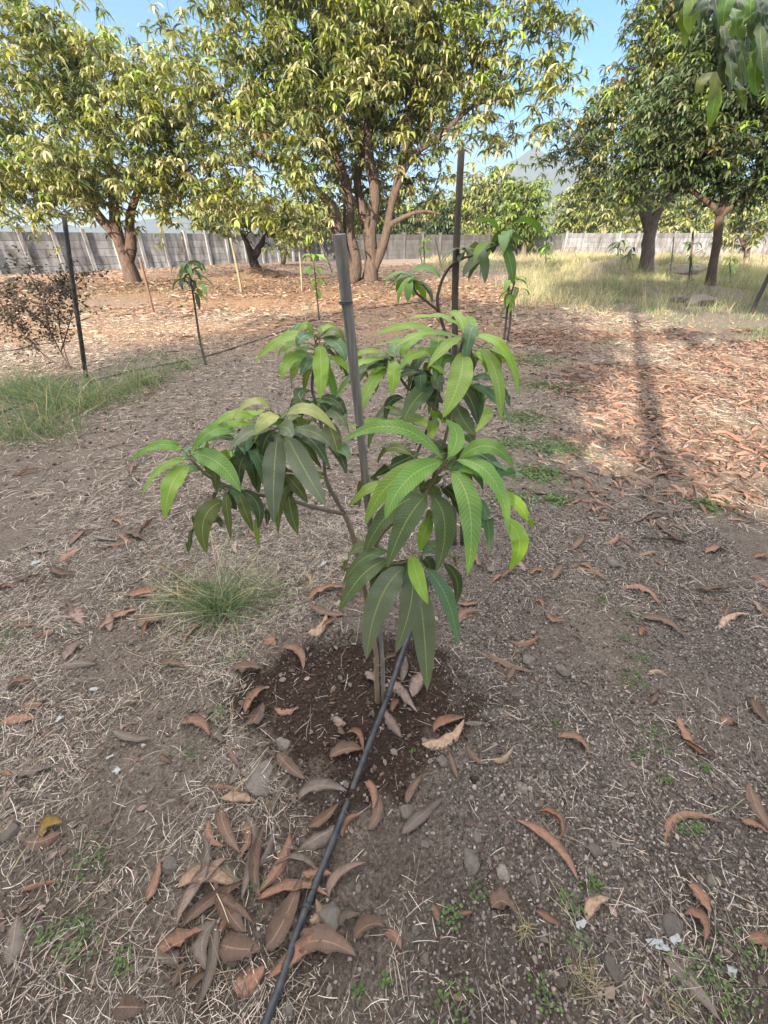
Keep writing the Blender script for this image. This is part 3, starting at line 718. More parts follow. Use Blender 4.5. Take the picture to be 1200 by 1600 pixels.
# leaf list: (zoom, branch, Ybase, base, mid, tip, Ytip, width in zoom px, kind, view)
LEAVES = [
 (Z4, mid_branch, 1.14, [
  ((745,205),(640,118),(435,132),1.12,58,'b',.35), ((750,200),(712,105),(632,90),1.30,55,'b',.4), ((765,212),(788,150),(765,108),1.30,60,'b',.4),
  ((730,222),(530,205),(372,300),1.05,62,'b',.4), ((600,190),(440,165),(282,215),1.15,52,'y',.4), ((740,216),(655,270),(560,382),1.02,58,'y',.4),
  ((738,300),(728,440),(640,642),.98,120,'y',.85), ((800,212),(965,300),(1038,555),1.05,72,'l',.5), ((835,272),(918,420),(942,658),1.02,68,'y',.5),
  ((880,580),(865,640),(808,718),1.02,48,'y',.5), ((800,290),(855,330),(868,410),1.1,60,'l',.4), ((880,280),(965,320),(1012,430),1.1,55,'y',.4),
  ((620,310),(500,310),(408,400),1.1,70,'b',.4), ((640,200),(450,235),(275,266),1.16,34,'b',.3), ((560,330),(600,370),(655,415),1.08,45,'y',.4)]),
 (Z4, back_branch, 1.18, [
  ((350,310),(250,296),(132,345),1.12,34,'y',.4), ((350,335),(240,345),(140,408),1.08,46,'b',.4), ((350,395),(260,480),(192,672),1.05,60,'b',.7),
  ((380,335),(385,420),(368,530),1.08,68,'l',.9), ((350,362),(190,410),(84,532),1.12,42,'m',.4), ((400,330),(385,270),(420,218),1.28,55,'t',.5),
  ((345,375),(300,390),(250,430),1.14,32,'l',.4), ((420,330),(470,250),(560,215),1.22,60,'b',.4)]),
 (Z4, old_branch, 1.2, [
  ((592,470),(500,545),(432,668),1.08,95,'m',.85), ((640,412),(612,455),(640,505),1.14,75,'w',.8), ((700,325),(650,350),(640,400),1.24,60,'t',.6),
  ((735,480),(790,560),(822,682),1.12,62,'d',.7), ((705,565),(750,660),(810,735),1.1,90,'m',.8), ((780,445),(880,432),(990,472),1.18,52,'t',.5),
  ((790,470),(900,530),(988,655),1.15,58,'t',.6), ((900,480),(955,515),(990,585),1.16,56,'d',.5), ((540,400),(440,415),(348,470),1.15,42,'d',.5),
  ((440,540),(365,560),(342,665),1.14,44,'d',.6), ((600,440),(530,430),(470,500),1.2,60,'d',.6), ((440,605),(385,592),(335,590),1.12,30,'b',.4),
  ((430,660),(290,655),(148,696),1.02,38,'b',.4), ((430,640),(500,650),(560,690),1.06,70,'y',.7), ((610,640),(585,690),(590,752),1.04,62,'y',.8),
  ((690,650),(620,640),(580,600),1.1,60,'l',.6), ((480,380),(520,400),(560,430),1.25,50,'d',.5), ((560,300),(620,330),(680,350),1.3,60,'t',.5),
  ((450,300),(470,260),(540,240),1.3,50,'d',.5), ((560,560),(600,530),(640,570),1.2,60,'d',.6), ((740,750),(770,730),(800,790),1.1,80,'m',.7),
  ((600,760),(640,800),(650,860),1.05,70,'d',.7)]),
 (Z4, second_stem, .95, [
  ((640,860),(400,692),(115,770),.90,82,'g',.55), ((665,850),(712,735),(655,650),1.1,82,'g',.7), ((640,872),(455,965),(340,1172),.82,112,'g',.75),
  ((610,870),(375,975),(235,1206),.86,95,'b',.7), ((685,920),(780,1120),(768,1467),.80,120,'g',.9), ((722,860),(880,790),(1005,902),.94,80,'g',.6),
  ((710,865),(900,960),(990,1258),.86,86,'g',.6), ((700,930),(850,930),(955,1110),.9,64,'g',.5), ((668,868),(712,805),(765,790),1.06,40,'g',.5),
  ((900,965),(970,925),(1068,948),1.05,50,'t',.5), ((940,1040),(1035,1100),(1117,1222),1.0,66,'l',.7), ((960,1165),(1040,1290),(985,1432),.90,88,'l',.85),
  ((810,1060),(870,1170),(880,1345),.96,62,'t',.7), ((880,870),(980,920),(1010,960),1.05,50,'t',.5)]),
 (Z4, second_stem, .99, [
  ((560,1040),(445,1190),(350,1422),.88,115,'m',.85), ((580,1045),(650,1200),(608,1442),.90,112,'m',.9), ((540,1040),(350,1150),(225,1372),.94,100,'m',.75),
  ((578,1160),(545,1240),(520,1342),.94,66,'l',.85), ((330,985),(240,1020),(143,1112),.98,58,'y',.5), ((520,830),(400,880),(258,965),1.08,75,'d',.6),
  ((480,840),(365,800),(300,882),1.1,52,'o',.5), ((640,945),(560,1000),(540,1040),1.05,60,'m',.6), ((620,1000),(700,1060),(720,1150),1.05,60,'d',.6),
  ((440,1000),(350,1040),(280,1100),1.05,70,'o',.6), ((680,800),(620,860),(600,930),1.1,60,'d',.6)]),
 (Z5, low_branch, .94, [
  ((610,345),(450,560),(370,920),.84,165,'w',.9), ((640,340),(650,560),(550,882),.84,138,'w',.9), ((690,440),(730,740),(750,1118),.86,145,'w',.92),
  ((655,268),(690,410),(755,575),.82,95,'l',.85), ((745,350),(880,560),(945,842),.92,95,'t',.7), ((850,320),(935,430),(925,582),1.0,66,'d',.7),
  ((500,300),(335,405),(196,628),.88,112,'m',.7), ((510,245),(340,300),(222,462),.94,72,'m',.6), ((540,350),(440,400),(430,470),1.0,100,'o',.7),
  ((620,300),(560,320),(500,300),1.05,70,'d',.6), ((700,300),(760,320),(770,420),1.02,80,'d',.7), ((560,360),(480,420),(460,500),1.0,110,'d',.7)]),
 (Z3, up_branch, 1.22, [
  ((1030,232),(870,240),(698,372),1.14,62,'b',.5), ((1022,222),(980,172),(915,218),1.22,52,'b',.5), ((1022,222),(965,235),(933,288),1.16,72,'t',.6),
  ((1050,228),(1105,178),(1185,205),1.26,46,'b',.4), ((1062,230),(1145,208),(1192,276),1.2,62,'o',.5), ((1068,240),(1160,280),(1196,372),1.14,70,'t',.6),
  ((1057,272),(1065,410),(1060,578),1.10,88,'l',.92), ((1000,272),(890,280),(822,348),1.16,46,'b',.4), ((1005,325),(895,360),(852,472),1.12,78,'b',.7),
  ((992,330),(985,380),(950,442),1.16,62,'t',.7), ((962,350),(930,405),(910,472),1.16,38,'y',.6), ((935,360),(870,372),(828,414),1.18,42,'b',.4),
  ((1095,340),(1170,370),(1215,425),1.16,42,'l',.5), ((1088,330),(1098,420),(1096,506),1.18,42,'l',.7), ((1015,302),(930,298),(870,314),1.2,22,'b',.3),
  ((1230,440),(1190,500),(1146,572),1.12,44,'b',.5), ((1090,290),(1150,285),(1210,310),1.25,50,'b',.4)]),
 (Z3, up_branch, 1.17, [
  ((1005,530),(942,550),(1000,635),1.1,62,'d',.6), ((1050,572),(1150,590),(1205,695),1.1,62,'d',.5), ((1075,640),(1150,655),(1200,735),1.08,92,'w',.6),
  ((1095,700),(1135,790),(1160,895),1.08,84,'o',.7), ((965,600),(918,590),(903,655),1.14,42,'d',.5), ((1100,830),(1170,890),(1202,992),1.06,54,'d',.5),
  ((1130,820),(1180,850),(1230,900),1.04,72,'t',.5), ((1060,600),(1100,650),(1100,720),1.14,70,'d',.6), ((1010,590),(960,620),(960,690),1.14,70,'d',.6)]),
 (Z3, side_branch, .95, [
  ((795,642),(690,590),(570,695),.92,48,'q',.5), ((822,662),(765,690),(698,768),.88,84,'q',.7), ((870,668),(1000,635),(1152,757),.90,72,'q',.6),
  ((830,730),(880,740),(905,790),.86,92,'w',.85), ((828,765),(805,990),(805,1258),.84,118,'w',.95), ((878,785),(965,950),(1092,1168),.84,122,'w',.92),
  ((915,740),(1035,765),(1112,835),.90,72,'w',.6), ((800,735),(660,765),(548,875),.90,75,'w',.6), ((905,765),(985,850),(1065,960),.98,70,'d',.6),
  ((710,690),(570,665),(455,752),.95,58,'b',.5), ((700,730),(570,715),(478,765),.98,44,'l',.5), ((800,760),(760,800),(735,900),.95,90,'d',.7),
  ((780,700),(700,720),(640,700),1.02,60,'t',.5), ((760,640),(700,655),(640,640),1.04,50,'b',.4), ((690,820),(640,850),(600,900),1.0,80,'t',.6), ((820,860),(760,840),(740,900),1.02,60,'o',.6)]),
 (Z3, left_branch, .97, [
  ((612,760),(480,748),(350,862),.90,84,'g',.6), ((600,800),(450,785),(385,860),.94,64,'d',.5), ((600,830),(620,880),(570,905),1.0,70,'t',.6),
  ((720,905),(705,990),(722,1095),.95,72,'o',.85), ((650,880),(615,960),(620,1072),.95,74,'d',.8), ((515,880),(482,970),(488,1090),.96,54,'o',.8),
  ((555,860),(520,920),(530,980),1.0,70,'y',.7), ((870,990),(930,1060),(990,1148),.95,66,'o',.8), ((885,1090),(900,1200),(938,1322),.94,74,'o',.85),
  ((580,890),(590,960),(600,1050),1.0,60,'d',.7), ((870,1000),(880,1080),(870,1140),1.0,70,'d',.7), ((690,870),(740,930),(750,1000),1.0,50,'d',.7), ((470,840),(460,900),(440,940),.98,55,'y',.6)]),
 (Z3, left_branch, .95, [
  ((328,886),(190,828),(14,915),.90,54,'g',.6), ((332,908),(170,970),(74,1124),.88,50,'b',.6), ((333,940),(240,1050),(205,1238),.84,104,'b',.9),
  ((356,882),(500,930),(622,1092),.86,104,'g',.85), ((340,900),(320,860),(390,830),1.02,40,'t',.5)]),
 (Z3, left_branch, .97, [
  ((530,1140),(420,1240),(435,1432),.90,100,'o',.85), ((540,1090),(548,1200),(568,1352),.92,52,'o',.85), ((622,1080),(715,1160),(716,1292),.92,64,'d',.8),
  ((608,1088),(645,1190),(690,1312),.94,60,'o',.85), ((704,1240),(712,1310),(716,1388),.95,32,'y',.7), ((488,1225),(505,1250),(512,1285),.98,30,'d',.6),
  ((545,1062),(490,1085),(470,1150),1.0,26,'d',.5), ((410,1270),(375,1285),(333,1332),1.02,28,'d',.5), ((760,1180),(770,1230),(765,1270),1.0,30,'d',.6), ((560,1080),(570,1150),(600,1190),1.0,50,'d',.6)]),
]
hero = []
def add_hero(br, P0, P1, P2, wd, kind, view, part=True):
    c, v_ = HC(kind)
    # a slim stalk, then the blade
    D = hero_leaf(P0, P1, P2, wd, c, v_, br, view=view, twist=random.uniform(-.35, .35), wavy=.13, nseg=22)
    A_ = np.linalg.norm(P2 - P0) * wd / depth(P1) ** 2
    hero.append((A_ if part else 0, br, D))
for (Z, br, Yb, lst) in LEAVES:
    tips_ = []
    for (b_, m_, t_, Yt, wz, kind, view) in lst:
        zs = {Z4: 3.3333, Z3: 3.5294, Z5: 4.0}[Z]
        P0 = at(*Z(*b_), Yb); P2 = at(*Z(*t_), Yt); P1 = at(*Z(*m_), (Yb + Yt) / 2 - .012)
        add_hero(br, P0, P1, P2, wz / zs * mpp(P1) * 1.06, kind, view); tips_.append((P0, kind))
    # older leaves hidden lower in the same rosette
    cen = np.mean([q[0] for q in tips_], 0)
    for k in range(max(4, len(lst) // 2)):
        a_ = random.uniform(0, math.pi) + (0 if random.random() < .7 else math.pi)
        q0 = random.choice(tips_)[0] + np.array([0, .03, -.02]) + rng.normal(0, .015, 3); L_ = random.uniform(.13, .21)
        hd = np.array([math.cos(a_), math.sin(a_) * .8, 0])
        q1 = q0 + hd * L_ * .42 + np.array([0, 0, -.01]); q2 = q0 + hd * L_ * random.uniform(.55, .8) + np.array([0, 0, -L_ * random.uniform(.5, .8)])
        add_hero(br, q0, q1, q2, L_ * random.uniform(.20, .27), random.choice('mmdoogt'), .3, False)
hero.sort(key=lambda q: -q[0])
for A_, br, (V, Fq, cc, uv) in hero[:100]:
    mesh_obj('leaf', V, Fq, M_HERO, br, cc, uv)
Vs, Fs, Cs, Us, off = [], [], [], [], 0
for A_, br, (V, Fq, cc, uv) in hero[100:]:
    Vs.append(V); Fs.append(Fq + off); Cs.append(cc); Us.append(uv); off += len(V)
tag(mesh_obj('inner_leaves', np.vstack(Vs), np.vstack(Fs), M_HERO, sapling, np.vstack(Cs), np.vstack(Us)), kind='stuff')
nleaf = len(hero)
# short stalks from each leaf to its shoot
bpet = Buf()
for A_, br, (V, Fq, cc, uv) in hero:
    p0 = V[2]; d0 = V[12] - V[2]; d0 /= np.linalg.norm(d0) + 1e-9
    bpet.tube([p0 - d0 * .022 + np.array([0, 0, -.006]), p0 - d0 * .004, p0 + d0 * .012], (.0017, .0014, .0008), 5, np.array((.24, .26, .09)))
tag(bpet.obj('leaf_stalks', M_STEM, sapling), kind='stuff')

# ------------------------------------------------------------------ stakes
def stake(name, pts, label, c=(.23, .21, .19), sides=8, parent=None, cat='stake', wob=.10, m=M_WOOD, group=None):
    base = pts[0][0]
    b = Buf(); P = smooth_path([p[0] for p in pts], 6); r = np.interp(np.linspace(0, 1, len(P)), np.linspace(0, 1, len(pts)), [p[1] for p in pts])
    b.tube(P, r, sides, np.array(c), wob=wob)
    return b, base
def put_stake(name, pts, label, group=None, m=M_WOOD, cat='stake', **k):
    b, base = stake(name, pts, label, m=m, **k)
    o = b.obj(name, m, None, org=base); tag(o, label, cat, group); return o
gb = G(600, 1090); gb[2] -= .05
root = empty('wooden_stake', gb, 'weathered grey wooden stake tied to the bright green sapling', 'stake')
b, _ = stake('s', [(gb, .0085), (at(595, 1000, 1.045), .0090), (at(568, 720, 1.05), .0110), (at(543, 480, 1.04), .0132), (at(530, 366, 1.03), .0142)], '', c=(.40, .36, .31), sides=9, wob=.12)
b.obj('pole', M_WOOD, root, smooth=False)
b = Buf()
def ring(c, ax, r, tr, n=16, col=(.12, .13, .13)):
    ax = np.asarray(ax) / np.linalg.norm(ax); u = np.cross(ax, [1, 0, 0]); u /= np.linalg.norm(u); v = np.cross(ax, u)
    th = np.linspace(0, 2 * math.pi, n + 1)
    b.tube([c + r * (math.cos(q) * u + math.sin(q) * v) for q in th], tr, 5, np.array(col), caps=False)
axs = at(530, 366, 1.03) - gb
ring(at(540.5, 471, 1.037), axs, .0142, .0016); ring(at(540.8, 474, 1.037), axs, .0142, .0014)
b.obj('wire_tie', M_CLOTH, root)
for (q, r) in (((592, 1034), .022), ((565, 905), .022), ((557, 862), .020)):
    b = Buf(); c = at(*q, 1.045); c[1] += .004
    ring(c, (0.05, 0, 1), r, .0012, 18, (.30, .36, .30)); ring(c + [0, 0, .004], (-.15, .1, 1), r, .0011, 18, (.30, .36, .30))
    o = b.obj('twine_tie', M_CLOTH, None, org=c)
    tag(o, {1034: 'pale twine binding sapling stem to grey stake, lowest of three', 905: 'pale twine round stem and grey stake, middle of three', 862: 'pale twine at the first fork, topmost of three'}[q[1]], 'twine', 'twine ties on the sapling')

Y_ = 2.0
g2 = G(711, 849); g2[2] -= .05
put_stake('wooden_stake', [(g2, .014), (at(711, 600, Y_), .0135), (at(712, 420, Y_), .0145), (at(721, 235, Y_), .0125)], 'dark brown upright stake rising right of the grey one', c=(.20, .155, .115))
gp = G(134, 592); gp[2] -= .05
put_stake('metal_pole', [(gp, .028), (at(117, 465, gp[1]), .026), (at(100, 338, gp[1] + .05), .026)], 'thick black pole beside the dark bush on the left', c=(.016, .015, .014), m=M_HOSE, cat='pole', wob=.06)

THIN = [  # base px, top px, radius px, colour, label
 ((240, 490), (218, 402), 2.2, (.24, .15, .10), 'slanted thin stake in front of the forked left tree trunk'),
 ((378, 458), (360, 372), 2.0, (.38, .31, .20), 'thin pale bamboo stake leaning near the dark forked trunk'),
 ((472, 455), (467, 385), 1.6, (.40, .33, .22), 'thin pale upright stake just left of the small lime sapling'),
 ((294, 425), (283, 362), 2.0, (.35, .28, .22), 'short pale stick leaning on the concrete wall behind the small sapling'),
 ((520, 425), (500, 380), 1.6, (.42, .36, .28), 'pale prop stick leaning left under the big tree'),
 ((838, 400), (832, 375), 1.0, (.2, .16, .12), 'tiny far stake in the grass right of the lime tree'),
 ((1075, 450), (1083, 362), 1.6, (.16, .12, .09), 'dark thin stake with a few leaves left of the leaning trunk'),
 ((1045, 440), (1053, 370), 1.0, (.28, .24, .18), 'thin far stake between thick grey trunk and dark leafy stake'),
 ((1172, 492), (1215, 400), 3.0, (.10, .08, .07), 'dark leaning stake at the right edge in the grass'),
 ((660, 415), (654, 385), .9, (.3, .24, .18), 'very thin stake in the shade right of the big trunks'),
 ((788, 530), (797, 418), 1.8, (.22, .19, .16), 'grey stick beside the little sapling right of the drooping shoot'),
 ((1030, 408), (1040, 372), .9, (.3, .25, .18), 'faint far stake standing behind the thick grey trunk'),
 ((1140, 415), (1147, 372), .9, (.3, .25, .18), 'faint far stake just right of the leaning trunk'),
 ((1190, 420), (1194, 378), .9, (.3, .25, .18), 'faint far stake near the right edge of the photo'),
 ((985, 405), (975, 372), .9, (.3, .25, .18), 'faint leaning stake far left of the thick grey trunk'),
 ((690, 420), (680, 372), 1.0, (.3, .25, .18), 'thin stake far left of the dark upright stake')]
for (bp, tp, r, c, lab) in THIN:
    g_ = G(*bp); Y = g_[1]; g_[2] -= .05; s = mpp(g_)
    put_stake('wooden_stake', [(g_, r * s), (at((bp[0] + tp[0]) / 2 + .6, (bp[1] + tp[1]) / 2, Y), r * s), (at(*tp, Y), r * s * .9)], lab, c=c, sides=6, group='thin stakes among the young trees')

# ------------------------------------------------------------------ small saplings
def rosette(P, n, L, W, kind, e0=.3, e1=-1.2, jitter=.35, az0=None):
    base = np.repeat(np.array([P]), n, 0) + rng.normal(0, .012, (n, 3))
    az = np.arange(n) * 2.4 + (rng.random() * 6.28 if az0 is None else az0) + rng.normal(0, .2, n)
    a0 = e0 + rng.normal(0, jitter, n); a1 = e1 + rng.normal(0, .2, n)
    pr = np.array([.05, .45, .8, .97, 1.0, .95, .8, .5, .04])
    V, Fq, k = strips(base, az, a0, a1, L * (.7 + .5 * rng.random(n)), W * (.8 + .3 * rng.random(n)), pr, roll=rng.normal(0, .3, n), cols=3, fold=.18, wav=.08)
    c = np.array([HC(kind[q % len(kind)])[0] for q in range(n)]) * .78
    return V, Fq, np.repeat(c, k, 0)
def young(name, label, base, stems, ros, cstem=(.15, .12, .095)):
    root = empty(name, base, label, 'sapling')
    b = Buf()
    for s_ in stems:
        pts = smooth_path([q[0] for q in s_], 6); r = np.interp(np.linspace(0, 1, len(pts)), np.linspace(0, 1, len(s_)), [q[1] for q in s_])
        b.tube(pts, r, 7, np.array(cstem))
    b.obj('stem', M_STEM, root)
    bl = Buf()
    for (P, n, L, W, kind, e0, e1) in ros:
        V, Fq, c = rosette(P, n, L, W, kind, e0, e1); 
        mesh_obj('leaf_cluster', V, Fq, M_LEAF, root, c)
    return root
# sapling on the dark stake, with its drooping shoot
Ys = 2.0
gs = G(722, 850)
s8 = lambda x, y: (440 + x / 2.857, 300 + y / 2.857)
sr = young('mango_sapling', 'tall bare young mango with a drooping shoot tied to the dark stake', gs,
      [[(gs, .012), (at(722, 700, Ys), .010), (at(705, 560, Ys), .008), (at(*s8(700, 520), Ys), .007), (at(*s8(705, 430), Ys), .0065), (at(*s8(740, 350), Ys), .006), (at(*s8(800, 300), Ys - .05), .0055), (at(*s8(900, 268), Ys - .1), .005), (at(*s8(978, 225), Ys - .15), .0045)],
       [(at(*s8(700, 530), Ys), .006), (at(*s8(650, 490), Ys), .0055), (at(*s8(598, 445), Ys), .005), (at(*s8(588, 400), Ys), .004)]],
      [(at(*s8(588, 395), Ys), 11, .15, .038, 'gmgb', .5, -1.35), (at(*s8(825, 270), Ys), 8, .13, .036, 'mwgm', .5, -1.4),
       (at(*s8(978, 205), Ys - .15), 9, .165, .042, 'gbgm', .7, -1.3), (at(*s8(905, 262), Ys - .1), 4, .15, .04, 'mdo', .2, -1.4)])
P0 = at(*s8(990, 225), 1.85); P2 = at(*s8(1032, 412), 1.8); P1 = at(*s8(1022, 320), 1.80)
c, v_ = HC('g'); V, Fq, cc, uv = hero_leaf(P0, P1, P2, 52 / 2.857 * mpp(P1), c * .7, .7, sr, view=.85)
mesh_obj('leaf', V, Fq, M_HERO, sr, cc, uv)

def px_sap(name, label, bp, pts, ros, r=2.2, dens=1):
    g_ = G(*bp); Y = g_[1]; s = mpp(g_)
    st_ = [[(g_, r * s)] + [(at(*q, Y), r * s * (.9 - .12 * i)) for i, q in enumerate(pts)]]
    rs = [(at(q[0], q[1], Y), q[2], q[3] * s, q[4] * s, q[5], q[6], q[7]) for q in ros]
    return young(name, label, g_, st_, rs)
px_sap('mango_sapling', 'small dark leafed sapling beside the black hose on the left', (322, 571), [(312, 530), (306, 490), (300, 450), (294, 415)],
       [(294, 412, 12, 30, 7, 'dgmt', .6, -1.3), (300, 428, 8, 28, 6, 'dgm', .3, -1.4), (290, 435, 5, 26, 6, 'dm', .1, -1.5), (304, 455, 4, 26, 7, 'dg', .0, -1.5), (308, 440, 4, 30, 7, 'dg', .3, -1.0)], 2.0)
px_sap('mango_sapling', 'little lime green sapling left of the grey stake top', (499, 500), [(497, 480), (494, 450), (492, 425), (489, 404)],
       [(488, 403, 9, 22, 5, 'lgb', .6, -1.3), (491, 420, 7, 20, 5, 'lgb', .2, -1.4), (494, 437, 6, 20, 5, 'lb', .0, -1.4), (495, 452, 4, 18, 5, 'b', .0, -1.4)], 1.3)
px_sap('mango_sapling', 'grey stemmed little sapling with light leaves right of the drooping shoot', (793, 531), [(797, 505), (798, 480), (799, 460), (804, 440)],
       [(803, 438, 8, 26, 6, 'lbg', .5, -1.2), (797, 458, 6, 26, 6, 'lbo', .0, -1.4), (812, 452, 6, 26, 6, 'bgo', .1, -1.4), (798, 475, 4, 22, 6, 'ol', -.2, -1.4)], 2.0)
for (bp, h, k, lab) in (((985, 428), 40, 'dgm', 'dark sapling in the grass just left of the thick grey trunk'),
                        ((1080, 448), 66, 'mgd', 'thin sapling climbing the dark stake left of the leaning trunk'),
                        ((1140, 440), 34, 'lqb', 'yellowish sapling in the grass right of the leaning trunk'),
                        ((662, 420), 44, 'lgb', 'pale young sapling in front of the dark far trees'),
                        ((852, 420), 34, 'bgl', 'tiny sapling in the long grass below the lime tree'),
                        ((965, 415), 36, 'gmd', 'small sapling at the edge of the grass clearing'),
                        ((750, 432), 40, 'gbm', 'small sapling behind the drooping shoot')):
    px, py = bp
    px_sap('mango_sapling', lab, bp, [(px + 1, py - h * .5), (px, py - h * .8), (px + 2, py - h)],
           [(px + 2, py - h, 8, 16, 3.6, k, .4, -1.3), (px, py - h * .75, 6, 15, 3.4, k, .1, -1.4), (px + 3, py - h * .5, 4, 14, 3.4, k, -.1, -1.4)], .9)

# hanging leaves in the top right corner, on the near tree
gl = lambda x, y: (600 + x / 2, y / 2)
HANG = [((1090, 60), (1060, 110), (1098, 130), 30, 'q'), ((1120, 50), (1100, 120), (1105, 225), 55, 'y'), ((1150, 60), (1140, 180), (1150, 330), 60, 'm'),
        ((1175, 70), (1180, 170), (1195, 290), 65, 'm'), ((1200, 80), (1215, 200), (1220, 330), 60, 'm'), ((1040, 225), (990, 260), (1000, 305), 30, 'q'),
        ((1050, 225), (1035, 260), (1015, 330), 40, 'q'), ((1045, 260), (1030, 330), (1020, 398), 42, 'l'), ((1100, 250), (1120, 300), (1135, 350), 36, 'y'),
        ((1140, 40), (1170, 120), (1160, 230), 55, 'g'), ((1160, 30), (1110, 60), (1070, 90), 36, 'y'), ((1190, 120), (1160, 220), (1170, 300), 50, 'g'),
        ((1120, 120), (1110, 190), (1125, 270), 50, 'm'), ((1200, 30), (1170, 50), (1150, 130), 60, 'm'), ((1080, 20), (1100, 60), (1090, 120), 44, 'g'),
        ((1030, 0), (1010, 40), (1020, 80), 40, 'd'), ((990, -20), (970, 20), (985, 60), 40, 'd'), ((960, -30), (930, 0), (920, 40), 40, 'd'), ((1060, -10), (1050, 40), (1040, 90), 44, 'd'),
        ((1100, -20), (1130, 30), (1120, 90), 50, 'm'), ((1010, -20), (990, 10), (950, 50), 30, 'd'), ((1195, 150), (1210, 240), (1190, 330), 44, 'm'), ((1130, -20), (1170, 20), (1190, 80), 50, 'd')]
for _ in range(46):
    hx, hy = random.uniform(930, 1260), random.uniform(-60, 190)
    if hx < 1060 and hy > 10: continue
    ll = random.uniform(90, 170); sx_ = random.uniform(-45, 45)
    HANG.append(((hx, hy), (hx + sx_ * .8, hy + ll * .5), (hx + sx_, hy + ll), random.uniform(34, 58), random.choice('mmdgyd')))
for (b_, m_, t_, wz, kind) in HANG:
    Yh = 1.9 + random.uniform(-.2, .2)
    P0 = at(*gl(*b_), Yh); P2 = at(*gl(*t_), Yh - .04); P1 = at(*gl(*m_), Yh - .05)
    c, v_ = HC(kind)
    V, Fq, cc, uv = hero_leaf(P0, P1, P2, wz / 2 * mpp(P1), c * .85, v_, ov, view=.7, twist=random.uniform(-.5, .5), wavy=.16)
    mesh_obj('leaf', V, Fq, M_HERO, ov, cc, uv)
b = Buf()
for q in (((1240, -60), (1160, 10), (1100, 50)), ((1240, -20), (1200, 60), (1180, 110)), ((1160, 10), (1090, 120), (1045, 235)), ((1240, -60), (1080, -40), (960, -30))):
    b.tube(smooth_path([at(*gl(*p), 1.92) for p in q], 5), .0035, 5, np.array((.16, .14, .08)))
b.obj('twigs', M_STEM, ov)

# ------------------------------------------------------------------ hoses
def hose(name, pts, r, label, c):
    P = smooth_path(pts, 10); b = Buf(); b.tube(P, r, 14, np.array(c)); o = b.obj(name, M_HOSE, None, org=P[0]); return tag(o, label, 'hose', 'black irrigation hoses')
hp = []
for (px, py, lift) in ((395, 1680, .012), (415, 1600, .012), (437, 1540, .013), (470, 1440, .014), (510, 1340, .015), (548, 1240, .015), (578, 1160, .016), (605, 1090, .035), (632, 1010, .05), (652, 960, .055)):
    p = G(px, py); p = at(px, py, p[1]); g0 = float(gh(p[0], p[1]))
    # lies on the ground, lifts gently over the basin
    x, y = gxy(px, py); lift = max(lift, .024); hp.append(np.array([x * (1 - lift / CAMH), y * (1 - lift / CAMH), lift]))
hp.append(np.array([.23, 1.70, .05])); hp.append(np.array([.40, 2.2, float(gh(.4, 2.2)) + .008])); hp.append(np.array([.48, 2.9, float(gh(.48, 2.9)) + .008]))
hose_near = hose('drip_hose', hp, .0108, 'thick black hose running from the bottom edge to the sapling', (.024, .030, .042))
for (t_, ln_) in ((.58, .022), (.27, .014)):
    Ph = smooth_path(hp, 10); k_ = int(len(Ph) * t_); a_, b_ = Ph[k_], Ph[k_ + 1]; d_ = (b_ - a_) / np.linalg.norm(b_ - a_)
    b = Buf(); b.tube([a_, a_ + d_ * ln_ * .5, a_ + d_ * ln_], (.0125, .0132, .0125), 14, np.array((.03, .035, .045)))
    if ln_ < .02: b.tube([a_ + d_ * .006 + np.array([.008, 0, 0]), a_ + d_ * .006 + np.array([.024, -.004, .002])], .0042, 8, np.array((.02, .02, .022)))
    bandp = b.obj('hose_joint' if ln_ > .02 else 'emitter', M_HOSE, hose_near)
hp2 = [G(*q, .012) for q in ((-60, 690), (0, 652), (60, 628), (140, 600), (205, 584), (265, 571), (330, 556), (380, 541), (430, 522), (480, 504), (530, 490), (600, 480), (680, 470))]
hose('drip_hose', hp2, .013, 'long thin black hose crossing behind the sapling to the left', (.020, .019, .019))
hp3 = [G(*q, .012) for q in ((-40, 556), (20, 550), (60, 540), (110, 534))]
hose('drip_hose', hp3, .012, 'short dark hose piece behind the bush at the left edge', (.05, .04, .035))

# ------------------------------------------------------------------ bush at left
gb = G(112, 580); Yb = gb[1]
root = empty('leafless_bush', gb, 'thin dark bush with small brownish leaves left of the black pole', 'bush')
b = Buf(); tips = []
STEMS = [[(112, 582), (95, 550), (80, 520), (70, 480), (60, 440)], [(112, 582), (100, 545), (92, 500), (95, 460), (100, 430)], [(112, 582), (75, 560), (45, 530), (20, 500), (0, 490)],
         [(92, 500), (75, 470), (65, 450)], [(80, 520), (50, 490), (25, 470), (5, 460)], [(95, 550), (110, 500), (120, 460)], [(70, 480), (85, 455), (90, 440)], [(45, 530), (20, 525), (-10, 520)], [(95, 460), (125, 440), (135, 425)], [(60, 440), (45, 430), (48, 415)], [(50, 490), (20, 470), (10, 440)]]
for s_ in STEMS:
    pts = smooth_path([at(*q, Yb + .35 * (random.random() - .5) * (i > 0)) for i, q in enumerate(s_)], 5)
    b.tube(pts, np.linspace(.010, .003, len(pts)), 5, np.array((.12, .08, .07)), wob=.2)
    for q in pts[8:]: tips.append(q)
tips = np.array(tips)
tw0 = np.repeat(tips, 3, 0); tw1 = tw0 + rng.normal(0, .10, tw0.shape)
for a0, a1 in zip(tw0, tw1): b.tube([a0, (a0 + a1) / 2 + rng.normal(0, .01, 3), a1], (.003, .0025, .0015), 3, np.array((.12, .08, .07)))
b.obj('stems', M_STEM, root)
tw1 = np.vstack([tw1, tips + rng.normal(0, .05, tips.shape)]); lp = np.repeat(tw1, 12, 0) + rng.normal(0, .035, (len(tw1) * 12, 3)); n = len(lp)
